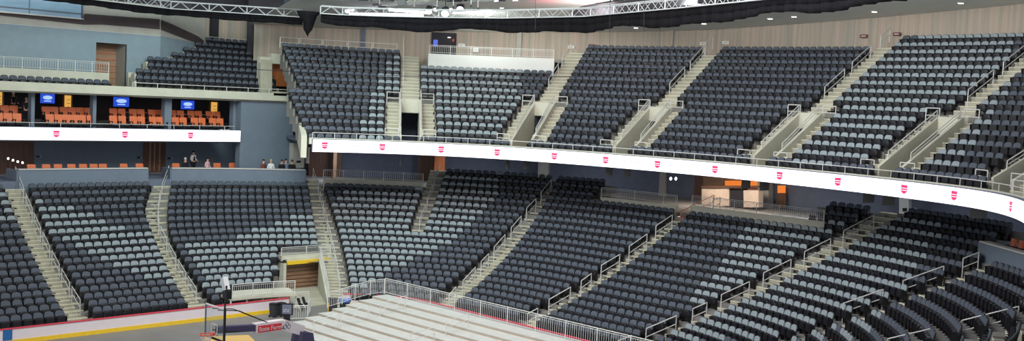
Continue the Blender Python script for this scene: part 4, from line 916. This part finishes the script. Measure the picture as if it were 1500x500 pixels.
# brown concourse steps at the top of the long stair
f5 = loc_frame(LB, 59.45); mb = MB()
for k in range(6): hx(mb, f5, -.75, .9, 14.6 + .35 * k, 17., 5.0, 5.25 + .16 * k, 'brown')
struct(mb, 'stair_concourse')
handrail(f5(.2, 14.3, 5.2), f5(.5, 17.4, 6.2), 'brass-toned handrail on the brown steps up to the concourse', 'aisle handrails', 1.0, m='orange')
handrail(f5(.75, 14.6, 5.3), f5(1.0, 17.4, 6.2), 'second handrail on the brown steps, beside the right picket railing', 'aisle handrails', .9)
# rails of the upper bowl
UN = ['leftmost upper tunnel', 'second upper tunnel from left', 'third upper tunnel from left', 'fourth upper tunnel from left', 'fifth upper tunnel from left', 'rightmost upper tunnel']
VN = [n_ + ' vomitory' for n_ in UN]
for ci, (uc, fr, zr, dr_, top, zland, dl) in enumerate(VOMS):
    w = UN[ci]
    for sg, sdn in ((-1, 'left'), (1, 'right')):
        A_, B_ = fr(sg * .75, dl + .1, zland), fr(sg * 1.6, dl + .1, zland); handrail(A_, B_, 'short guard rail on the landing, %s side, %s' % (sdn, w), 'upper bowl rails', .85, name='guard_rail')
        A_, B_ = fr(sg * .69, dr_(2.0), zr(1.5) + .42), fr(sg * .69, dl - .15, zr(5.8) + .42); handrail(A_, B_, 'sloping handrail on the %s cheek wall, %s' % (sdn, w), 'upper bowl rails', .42)
        A_, B_ = fr(sg * .8, dr_(1.0), zr(1)), fr(sg * 1.65, dr_(1.0), zr(1)); handrail(A_, B_, 'low guard rail at the %s stair foot, %s' % (sdn, w), 'upper bowl rails', .62, name='guard_rail')
    for k in range(2):
        ka = 8 + k * 3.2; kb = ka + 2.3
        if kb < top: A_, B_ = fr(-.5, dr_(ka + .5), zr(ka)), fr(-.5, dr_(kb + .5), zr(kb)); handrail(A_, B_, '%s handrail on the stair above the %s' % (('lower', 'upper')[k], w), 'upper bowl rails', .9)
    if ci >= 2: A_, B_ = fr(-.5, dr_(top - .8), zr(top - 1.2)), fr(-.5, dr_(top + .4), zr(top - .1)); handrail(A_, B_, 'handrail at the stair top above the %s' % w, 'upper bowl rails', .9)
ur = thing('front_rail', tuple(UB.pt(20, .3)) + (RZ1,), 'long slim rail along the front edge of the upper bowl, just above the ribbon board', 'railing')
pts = [tuple(UB.pt(u, .3)) + (RZ1 + .42,) for u in np.arange(.4, UB.cum[-1] - .2, .5)]; part(MB().path(pts, .022, 'steel'), 'top_rail', ur)
[part(MB().tube(tuple(UB.pt(u, .3)) + (RZ1 + .05,), tuple(UB.pt(u, .3)) + (RZ1 + .42,), .018, 'steel'), 'post', ur) for u in np.arange(.4, UB.cum[-1] - .2, 1.4)]
# standing platform above the second upper section
pl = upoly(7.35, 12.75); zpf = zu(10.6) + .9
mb = MB().sweep(pl, [(9.75, zu(9.) + .2), (9.75, 15.85), (16.2, 15.85), (16.2, 15.6), (9.9, 15.6), (9.9, zu(9.) + .2)], 'paper'); struct(mb, 'floor_upper_platform')
fence([tuple(UB.pt(u, 9.85)) + (15.85,) for u in np.linspace(7.4, 12.7, 7)], 'picket railing on the white platform wall below the dark doorway', .62, .13)
def loop_rail(P_, label):
    r = thing('guard_rail', P_[0], label, 'railing'); P_ = [np.array(x) for x in P_]; U3 = np.array([0, 0, 1.])
    for a, b in zip(P_[:-1], P_[1:]): d = (b - a) * .03; part(MB().path([a + d, a + d + U3 * .75, b - d + U3 * .75, b - d], .022, 'steel').tube(a + d + U3 * .38, b - d + U3 * .38, .018, 'steel'), 'rail_loop', r)
loop_rail([tuple(UB.pt(u, 11.9)) + (15.75,) for u in np.linspace(1.1, 6.1, 6)], 'row of looped pipe rails behind the top row of the far left corner stand')
A_ = at_t(305, 55, 75.3); B_ = at_t(395, 60, 75.3); loop_rail([(s_, 75.3, 15.75) for s_ in np.linspace(A_[0], B_[0], 4)], 'looped pipe rails behind the top row of the mezzanine seats')
mb = MB().box((41.8, 75.9, 13.8), (9.5, .9, 4.), 'slab'); struct(mb, 'floor_mezzanine_back')
A_ = at_t(292, 60, 76.6); B_ = at_t(470, 60, 76.6)
mb = MB().box(((A_[0] + B_[0]) / 2, 76.7, 16.6), (B_[0] - A_[0], .2, 3.4), 'drape'); struct(mb, 'wall_mezzanine_back')
A_ = at_t(310, 35, 76.2); B_ = at_t(319, 60, 76.2); mb = MB().box(((A_[0] + B_[0]) / 2, 76.3, 16.6), (B_[0] - A_[0], .4, 3.), 'dark'); struct(mb, 'wall_pier_dark')
# right hand box at the near end
slp = lambda x, y, t_: at_z(x, y, t_)
bx0 = at_z(1436, 355, 6.9); n_b = np.array([.45, -.9])
b0 = np.array([bx0[0], bx0[1]]); b1 = np.array(at_z(1500, 373, 6.9)[:2]); dv = (b1 - b0) / np.hypot(*(b1 - b0)); b1 = b0 + dv * 9
nv = np.array([dv[1], -dv[0]]); nv = nv if nv[0] > 0 else -nv
mb = MB()
for z_a, z_b, o0, o1, m in ((4.8, 6.9, 0, .2, 'slate'), (6.9, 6.97, -.06, .45, 'cap')):
    c = [b0 + nv * o0, b1 + nv * o0, b1 + nv * o1, b0 + nv * o1]; mb.hexa([(p_[0], p_[1], z_a) for p_ in c] + [(p_[0], p_[1], z_b) for p_ in c], m)
c = [b0, b0 + nv * 3, b0 + nv * 3 - dv * .2, b0 - dv * .2]; mb.hexa([(p_[0], p_[1], 4.8) for p_ in c] + [(p_[0], p_[1], 6.9) for p_ in c], 'slate')
struct(mb, 'wall_box_right')
for k, w in enumerate(('left', 'middle', 'right')):
    c = b0 + dv * (1.25 + .75 * k) + nv * .95; r = armchair((c[0], c[1], 6.35), 'orange armchair behind the pale ledge of the slate box at right, %s of three' % w, 'orange box armchairs'); r.rotation_euler = (0, 0, math.atan2(-dv[1], -dv[0]) + 3.0)

# ------------------------------------------------------------------ upper wall details
def uwall(x, y, dd=15.85):
    pr_ = None
    for u in np.arange(.2, 46, .1):
        P = UB.pt(u, dd); X, Y, w = proj((P[0], P[1], 17.))
        if pr_ is None or abs(X - x) < pr_[0]: pr_ = (abs(X - x), u)
    u = pr_[1]; P, N = UB.at(u); T = np.array([N[1], -N[0]]); o = np.array([*(P + N * dd), 0]); n3 = np.array([N[0], N[1], 0]); d = ray(x, y)
    return CAM + d * (((o - CAM) @ n3) / (d @ n3)), T, N
def wallplate(x, y, w_, h_, m, name, label, cat, th=.05, group=None):
    P, T, N = uwall(x, y); az = math.atan2(T[1], T[0]); r = thing(name, P, label, cat, group, 0)
    part(MB().box(P, (w_, th, h_), m, az), 'plate', r); part(MB().box(P - np.array([N[0], N[1], 0]) * (th / 2 + .006), (w_ * .6, .01, h_ * .3), 'cap' if m != 'paper' else 'greywall', az), 'mark', r); return r
for x, y, m, l in ((836.5, 69, 'paper', 'white notice on the drape wall left of the corner stand top'), (867, 67, 'brownsign', 'small maroon sign above the left end of the dark corner stand'), (1030, 64, 'paper', 'white notice above the middle stair top'), (1063, 62.5, 'paper', 'pale notice right of the middle stair top'),
    (1265, 53, 'brownsign', 'maroon sign left of the right-hand stair top'), (1313.5, 50, 'brownsign', 'maroon sign right of the right-hand stair top'), (676, 66, 'paper', 'white lit notice right of the dark doorway')):
    wallplate(x, y, .52, .22, m, 'wall_sign', l, 'sign')
P, T, N = uwall(650, 64, 15.7); az = math.atan2(T[1], T[0]); mb = MB().box(P + np.array([0, 0, -.1]), (1.95, .12, 1.9), 'dark', az); o = mb.build('door_4'); o['kind'] = 'structure'
P, T, N = uwall(638, 63, 15.55); r = thing('television', P, 'small blue screen glowing inside the dark doorway of the upper wall', 'television'); part(MB().box(P, (.34, .05, .5), 'tv', az), 'screen', r); part(MB().box(P + np.array([N[0], N[1], 0]) * .04, (.4, .04, .56), 'black', az), 'bezel', r)
P, T, N = uwall(664, 59, 15.55); tag(MB().box(P, (.16, .05, .2), 'redlit', az).build('exit_light'), 'dim red light inside the dark doorway', 'light')
P, T, N = uwall(658, 55, 15.55); tag(MB().box(P, (.2, .05, .06), 'lamp', az).build('ceiling_light'), 'tiny white light at the top of the dark doorway', 'light')
P, T, N = uwall(697, 73, 15.3); tag(MB().box(P, (.42, .06, .34), 'paper', az).build('notice_board'), 'white notice board behind the platform railing', 'sign')
for x in (531.5, 760.5, 985): P, T, N = uwall(x, 60); mb = MB().box(P + np.array([0, 0, .2]), (.35 if x != 985 else .1, .1, 3.2), 'slate_dark' if x < 700 else 'greywall', math.atan2(T[1], T[0])); struct(mb, 'trim_4')
# recessed downlights in the soffit
for k, (x, y) in enumerate(((932, 39), (1031, 33), (1130, 26), (1163, 24.5), (1281, 15), (1407, 4.5))):
    best = None
    for u in np.arange(10, 44, .25):
        for d in np.arange(6, 15.2, .3):
            P = UB.pt(u, d); z = wallz(u) + .05 + (15.2 - d) * 1.15 / 11.2; X, Y, w = proj((P[0], P[1], z)); e_ = (X - x) ** 2 + 4 * (Y - y) ** 2
            if best is None or e_ < best[0]: best = (e_, P, z)
    P, z = best[1], best[2]; r = thing('downlight', (P[0], P[1], z - .05), 'white downlight in the pale soffit, %s counted from the left' % ORD[k], 'light', 'soffit downlights')
    part(MB().lathe((P[0], P[1], z - .07), [(.16, 0), (.17, .02), (.17, .05)], 'lamp', 12), 'lens', r); part(MB().lathe((P[0], P[1], z - .05), [(.24, 0), (.24, .06)], 'greywall', 12), 'trim_ring', r)

# ------------------------------------------------------------------ trusses, curtains, stage lights, roof
def truss(pts, label, hgt=.5, wd=.45):
    r = thing('lighting_truss', pts[0], label, 'truss')
    for a, b in zip(pts[:-1], pts[1:]):
        a, b = np.array(a, float), np.array(b, float); d = b - a; L = np.linalg.norm(d); d /= L; s_ = np.cross(d, (0, 0, 1.)); s_ /= np.linalg.norm(s_); U3 = np.array([0, 0, 1.])
        ch = MB(); z_ = MB(); n_ = max(2, int(L / .6))
        for o in (s_ * wd / 2, -s_ * wd / 2, s_ * wd / 2 + U3 * hgt, -s_ * wd / 2 + U3 * hgt): ch.tube(a + o, b + o, .035, 'alu')
        for k in range(n_):
            p0_, p1_ = a + d * L * k / n_, a + d * L * (k + 1) / n_
            for sg in (-1, 1):
                o = s_ * wd / 2 * sg; z_.tube(p0_ + o + (U3 * hgt if k % 2 else 0), p1_ + o + (0 if k % 2 else U3 * hgt), .02, 'alu', 4)
            if k % 4 == 0: z_.tube(p0_ - s_ * wd / 2, p0_ - s_ * wd / 2 + U3 * hgt, .04, 'alu', 5)
        part(ch, 'chord', r); part(z_, 'lacing', r)
    return r
ZT = 17.8
tz = lambda x, y: tuple(at_z(x, y, ZT))
tA = [tz(60, -9), tz(140, 0), tz(250, 13), tz(443, 25.5)]
tB = [tz(470, 20), tz(500, 22), tz(560, 24), tz(640, 26), tz(740, 27), tz(860, 24.5), tz(1000, 12), tz(1150, -3), tz(1240, -14), tz(1330, -26)]
truss(tA, 'silver lighting truss running in from the upper left corner'); truss(tB, 'long silver lattice truss above the black curtain')
def curtain(pts, drops, label, amp=.16, fold=.08):
    P = np.array(pts); L = np.r_[0, np.cumsum(np.linalg.norm(np.diff(P, axis=0), axis=1))]; n_ = int(L[-1] / .22); A = []; B = []; Mid = []
    for k in range(n_ + 1):
        l = L[-1] * k / n_; c = np.array([np.interp(l, L, P[:, j]) for j in range(3)]); dr = np.interp(l, L, drops) + amp * math.sin(l * .75) * math.cos(l * .23 + 1) + .02 * math.sin(l * 3)
        i = min(np.searchsorted(L, l), len(P) - 1); i = max(i, 1); d = P[i] - P[i - 1]; d = d / np.linalg.norm(d); s_ = np.array([-d[1], d[0], 0]); w = fold * math.sin(l * 7) 
        A.append(c + s_ * w * .3 + np.array([0, 0, .03])); Mid.append(c + s_ * w - np.array([0, 0, dr * .5])); B.append(c + s_ * w * 1.4 - np.array([0, 0, dr]))
    mb = MB(); mb.strip(A, Mid, 'curtain'); mb.strip(Mid, B, 'curtain'); o = mb.build('stage_curtain', smooth=True); tag(o, label, 'curtain'); sm = o.modifiers.new('thick', 'SOLIDIFY'); sm.thickness = .03; return o
curtain(tA, [.35, .4, .48, .52], 'black curtain hanging from the truss at the upper left', .05)
curtain(tB, [.55, .7, .78, .85, .85, .85, .85, .75, .7, .65], 'black curtain with a scalloped lower edge hanging under the long truss')
P_ = at_z(452, 20, ZT); mb = MB(); prof = [(.02, -1.5), (.12, -1.35), (.24, -1.0), (.36, -.6), (.62, -.15), (.75, .12)]; mb.lathe(P_, prof, 'curtain', 11)
mb.v = [(x + .08 * math.sin(z * 9 + x * 7), y + .06 * math.cos(z * 11 + y * 5), z) for x, y, z in mb.v]; tag(mb.build('curtain_bundle', smooth=True), 'gathered black curtain end hanging down between the two trusses', 'curtain')
mb = MB().box((20, 40, 27), (110, 110, .3), 'roof'); struct(mb, 'ceiling_roof')
mb = MB().sweep(upoly(.2, 46, 1.), [(17., 9.), (17., 27), (17.3, 27), (17.3, 9.)], 'roof'); struct(mb, 'wall_upper_dark')
mb = MB().box((28, 77.5, 22.5), (44, .3, 9), 'roof'); mb.box((24, TW + .4, 22.6), (30, .3, 9), 'roof'); struct(mb, 'wall_left_dark')
# catwalks and ducts under the roof
def catwalk(x0, y0, x1, y1, z, label, m='slate', w=1.4, h_=.7):
    a, b = at_z(x0, y0, z), at_z(x1, y1, z); r = thing('catwalk', a, label, 'catwalk'); part(MB().hexa(beam(a, b, w, h_, ''), m), 'deck', r); U3 = np.array([0, 0, 1.])
    bb = MB().tube(a + U3 * (h_ / 2 + .9), b + U3 * (h_ / 2 + .9), .03, 'steel'); L = np.linalg.norm(b - a)
    for k in range(int(L / 1.5) + 1): c = a + (b - a) * k / max(1, int(L / 1.5)); bb.tube(c + U3 * h_ / 2, c + U3 * (h_ / 2 + .9), .025, 'steel')
    part(bb, 'railing', r)
catwalk(470, 16, 640, 8, 19.2, 'grey catwalk with rails above the left part of the black curtain', 'greywall'); catwalk(360, 12, 480, -4, 19.5, 'slanting grey catwalk beam at the top left of centre', 'slate')
catwalk(230, -3, 370, 3, 20.5, 'tan underside of a catwalk at the top left', 'drape', 2.2); catwalk(700, 8, 860, -4, 20, 'pale catwalk rising to the right near the stage lamps', 'greywall'); catwalk(850, 20, 1080, -8, 18.9, 'dark catwalk just above the right part of the long truss', 'roof')
def stage_light(x, y, z, label, s=.32, tip=(-.5, -.5, -.6)):
    P_ = at_z(x, y, z); t_ = np.array(tip); t_ = t_ / np.linalg.norm(t_); r = thing('stage_light', P_, label, 'stage light', 'stage lamps on the truss')
    part(MB().tube(P_ - t_ * s * .9, P_, s * .55, 'bin_', 10), 'housing', r); part(MB().tube(P_, P_ + t_ * .03, s * .5, 'lampv', 10), 'lens', r); part(MB().tube(P_ - t_ * s * .45, P_ + np.array([0, 0, s * 1.6]), .03, 'bin_', 5), 'yoke', r)
for k, (x, y, z, s) in enumerate(((509, 16, 18.4, .35), (516, 14, 18.5, .3), (628, 17, 18.5, .42), (638, 14, 18.7, .3), (652, 20, 18.2, .5), (657, 12, 18.9, .55), (668, 9, 19.1, .6), (674, 14, 18.7, .5), (728, 5, 19.4, .55), (735, 8, 19.2, .5), (755, 2, 19.6, .4))):
    stage_light(x, y, z, 'glowing stage lamp above the black curtain, %s counted from the left' % ORD[k], s)
for xa, ya, xb, yb, w in ((512, 20.5, 620, 22.5, 'left of the lamp cluster'), (664, 18.5, 717, 16.5, 'right of the lamp cluster'), (570, 14.5, 625, 19, 'upper, left of the lamp cluster')):
    a, b = at_z(xa, ya, 18.2), at_z(xb, yb, 18.2); r = thing('light_bar', a, 'glowing white light bar lying on the truss, ' + w, 'light', 'light bars on the truss'); part(MB().hexa(beam(a, b, .1, .14, ''), 'lampv'), 'tube', r); part(MB().hexa(beam(a + np.array([.0, .1, .08]), b + np.array([.0, .1, .08]), .14, .1, ''), 'alu'), 'housing', r)
for k, (x, y) in enumerate(((552, 4), (560, 6), (588, 3), (520, 5), (508, 3), (545, 8))):
    P_ = at_z(x, y, 18.9); r = thing('line_speaker', P_, 'dark hanging speaker box above the curtain, %s of six along the catwalk' % ORD[k], 'speaker', 'hanging speakers'); part(MB().hexa(beam(P_ + np.array([-.2, .2, 0]), P_ + np.array([.2, -.2, .08]), .5, .5, ''), 'bin_'), 'cabinet', r); part(MB().tube(P_ + np.array([0, 0, .2]), P_ + np.array([0, 0, 2.]), .02, 'black', 4), 'chain', r)
truss([tuple(at_z(x, y, 19.6)) for x, y in ((560, 8), (690, 3), (800, -4))], 'thin silver truss above the bright lamp cluster', .4, .35)
truss([tuple(at_z(x, y, 20.2)) for x, y in ((600, 1), (720, 9), (760, 11))], 'small crossing truss right of the lamp cluster', .35, .3)
for k, (x, y0, y1) in enumerate(((585, -8, 14), (607, -8, 12), (622, -8, 16), (640, -8, 12), (664, -8, 10), (690, -8, 8), (700, -8, 12), (556, -8, 8))):
    a, b = at_z(x, y1, 18.6), at_z(x, y1, 18.6) + np.array([0, 0, 2.4]); r = thing('truss_hanger', a, 'thin steel hanger rod above the lamp cluster, %s from the left' % ORD[sorted((556, 585, 607, 622, 640, 664, 690, 700)).index(x)], 'hanger', 'truss hangers'); part(MB().tube(a, b, .025, 'alu', 5), 'rod', r); part(MB().tube(a - np.array([0, 0, .12]), a + np.array([0, 0, .05]), .06, 'bin_', 6), 'clamp', r)
def red_lamp(x, y, z):
    P_ = at_z(x, y, z); l = bpy.data.lights.new('red_stage_light', 'POINT'); l.energy = 60; l.color = (1, .12, .16); l.shadow_soft_size = .1; o = bpy.data.objects.new('red_stage_light', l); COL.objects.link(o); o.location = tuple(P_ + np.array([-.3, -.3, -.05]))
red_lamp(800, 15, 18.75); red_lamp(850, 12, 18.9)
# hanging cables
def cable(pts, label, r_=.02, m='cable'):
    b_ = MB().path([tuple(x) for x in pts], r_, m, 5); return tag(b_.build('cable'), label, 'cable')
cab = [at_z(x, y, 15.) for x, y in ()]
c_pts = [at_s(x, y, 47.) for x, y in ((893, 86), (915, 87), (938, 89), (952, 94), (966, 99), (968, 104), (958, 109), (940, 112), (918, 114), (900, 113))]
cable(c_pts, 'thin cable curling in a loop in front of the dark corner stand', .022)
cable([at_s(893, 86, 47.), at_s(893, 40, 47.), at_s(894, -12, 47.)], 'vertical wire holding the left end of the cable loop', .012)
cable([at_s(966, 99, 47.), at_s(968, -12, 47.)], 'vertical wire holding the right end of the cable loop', .012)
cA, cB = at_t(376, 102, 65.5), at_s(893, 112, 47.)
cable([cA + (cB - cA) * k / 8 - np.array([0, 0, .22 * math.sin(math.pi * k / 8)]) for k in range(9)], 'thin dark cable spanning the corner stands horizontally', .022)
for x, l in ((457, 'left'), (784, 'middle'), (943, 'right')): cable([at_s(x, 45, 45.), at_s(x + 1, -12, 45.)], 'thin vertical wire hanging past the black curtain, %s one' % l, .01)

# ------------------------------------------------------------------ seats: the 300 nearest as things, the rest in one mesh
vis = [k for k, s_ in enumerate(SEATS) if -4 < s_['px'] < 1504 and s_['py'] < 503]
vis.sort(key=lambda k: SEATS[k]['w']); near = vis[:300]; nearset = set(near)
meshes = {}
def seat_things():
    protos = {}
    SN = dict(end_c='left of the slate-box stair', near='right of the slate-box stair', near_end='in the bottom right corner', end_b='below the concession counter', end_a='left of the brown steps')
    TOPN = dict(end_c=20, near=16, near_end=16, end_b=17, end_a=18)
    for k in near:
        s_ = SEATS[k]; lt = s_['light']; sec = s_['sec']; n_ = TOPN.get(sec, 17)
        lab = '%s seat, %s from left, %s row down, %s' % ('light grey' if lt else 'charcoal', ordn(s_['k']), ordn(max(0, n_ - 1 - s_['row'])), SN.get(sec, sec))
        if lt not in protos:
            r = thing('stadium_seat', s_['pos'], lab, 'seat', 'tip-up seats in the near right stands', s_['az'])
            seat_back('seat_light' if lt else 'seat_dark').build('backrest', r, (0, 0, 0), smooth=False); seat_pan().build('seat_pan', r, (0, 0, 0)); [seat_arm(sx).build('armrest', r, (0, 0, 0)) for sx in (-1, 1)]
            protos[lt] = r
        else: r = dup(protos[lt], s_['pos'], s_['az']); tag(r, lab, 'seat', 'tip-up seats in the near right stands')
seat_things()
def seat_stuff():
    src = {True: merged('seat_light'), False: merged('seat_dark')}
    names = ['black', 'seat_light', 'seat_dark']; VV = []; loops = []; starts = []; tot = []; mi = []; off = 0
    base = {}
    for lt, b in src.items():
        v = np.array(b.v); ln = np.array([len(f) for f in b.f]); lp = np.concatenate([np.array(f) for f in b.f]); m_ = np.array([names.index(b.mats[i]) for i in b.m]); base[lt] = (v, ln, lp, m_)
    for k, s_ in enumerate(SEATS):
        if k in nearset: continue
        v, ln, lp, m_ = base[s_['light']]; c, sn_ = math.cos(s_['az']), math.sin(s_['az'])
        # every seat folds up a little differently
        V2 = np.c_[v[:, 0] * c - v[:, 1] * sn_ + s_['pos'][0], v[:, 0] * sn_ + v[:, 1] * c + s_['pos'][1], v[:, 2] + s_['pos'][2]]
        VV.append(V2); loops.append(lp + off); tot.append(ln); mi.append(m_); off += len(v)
    V = np.concatenate(VV); lp = np.concatenate(loops); ln = np.concatenate(tot); m_ = np.concatenate(mi)
    me = bpy.data.meshes.new('stadium_seats'); me.vertices.add(len(V)); me.vertices.foreach_set('co', V.ravel()); me.loops.add(len(lp)); me.loops.foreach_set('vertex_index', lp.astype(np.int32))
    me.polygons.add(len(ln)); me.polygons.foreach_set('loop_start', np.r_[0, np.cumsum(ln)[:-1]].astype(np.int32)); me.polygons.foreach_set('loop_total', ln.astype(np.int32)); 
    for n_ in names: me.materials.append(MT[n_])
    me.polygons.foreach_set('material_index', m_.astype(np.int32)); me.update(calc_edges=True); me.validate()
    o = bpy.data.objects.new('stadium_seat_rows', me); COL.objects.link(o); tag(o, 'all the farther rows of grey and charcoal tip-up seats round the bowl', 'seats', None, 'stuff')
seat_stuff()

# ------------------------------------------------------------------ light
W = bpy.data.worlds.new('world'); bpy.context.scene.world = W; W.use_nodes = True; bg = W.node_tree.nodes['Background']; bg.inputs[0].default_value = (.88, .92, 1., 1); bg.inputs[1].default_value = 1.05
def area(x, y, z, tx, ty, tz_, size, e, col=(1, 1, 1)):
    l = bpy.data.lights.new('flood_and_fill_light', 'AREA'); l.shape = 'SQUARE'; l.size = size; l.energy = e; l.color = col; o = bpy.data.objects.new('flood_and_fill_light', l); COL.objects.link(o); o.location = (x, y, z)
    o.rotation_euler = (mathutils.Vector((tx - x, ty - y, tz_ - z))).to_track_quat('-Z', 'Y').to_euler(); return o
def lamp(x, y, z, e, col, size=.5):
    l = bpy.data.lights.new('interior_fill_light', 'AREA'); l.shape = 'DISK'; l.size = size; l.energy = e; l.color = col; o = bpy.data.objects.new('interior_fill_light', l); COL.objects.link(o); o.location = (x, y, z); return o
for u in (48, 51, 54, 57.5, 61, 65, 69, 73, 77):
    P = LB.pt(u, 20.); lamp(P[0], P[1], 9.0, 150, (1, .86, .72) if 55 < u < 63 else (.85, .9, 1.))  # unseen fill lamps added under the deck to brighten the concourse
for s_ in (22, 28, 34, 38.5): lamp(s_, 72.5, 11.7, 18, (1, .85, .7), .4)  # warm fill lamps without fixtures inside the suites
for x, y, e in ((540, 20, 220), (700, 24, 220), (860, 20, 300), (1010, 8, 480), (1160, -8, 560)):
    P_ = at_z(x, y, 18.45); n_ = np.array([P_[0] - 24, P_[1] - 36, 0]); n_ /= np.linalg.norm(n_); area(P_[0], P_[1], 18.5, P_[0] + n_[0] * 10, P_[1] + n_[1] * 10, 20.3, .6, e, (.97, 1, .97))  # unseen uplights added along the truss to brighten soffit and upper wall
E0 = .34
area(14, 38, 22.8, 30, 50, 3, 8, 9000 * E0, (1, .98, .94)); area(30, 38, 22.8, 46, 45, 4, 8, 9000 * E0, (1, .98, .95)); area(34, 26, 22.8, 52, 30, 6, 8, 8000 * E0, (.95, .96, 1)); area(30, 50, 22.8, 44, 62, 11, 6, 9000 * E0, (.78, 1, .95)); area(22, 30, 22.8, 24, 40, 0, 8, 5000 * E0, (1, .98, .96))
sc = bpy.context.scene
sc.view_settings.view_transform = 'Standard'; sc.view_settings.look = 'None'; sc.view_settings.gamma = 1; sc.view_settings.use_curve_mapping = False; sc.view_settings.exposure = .12
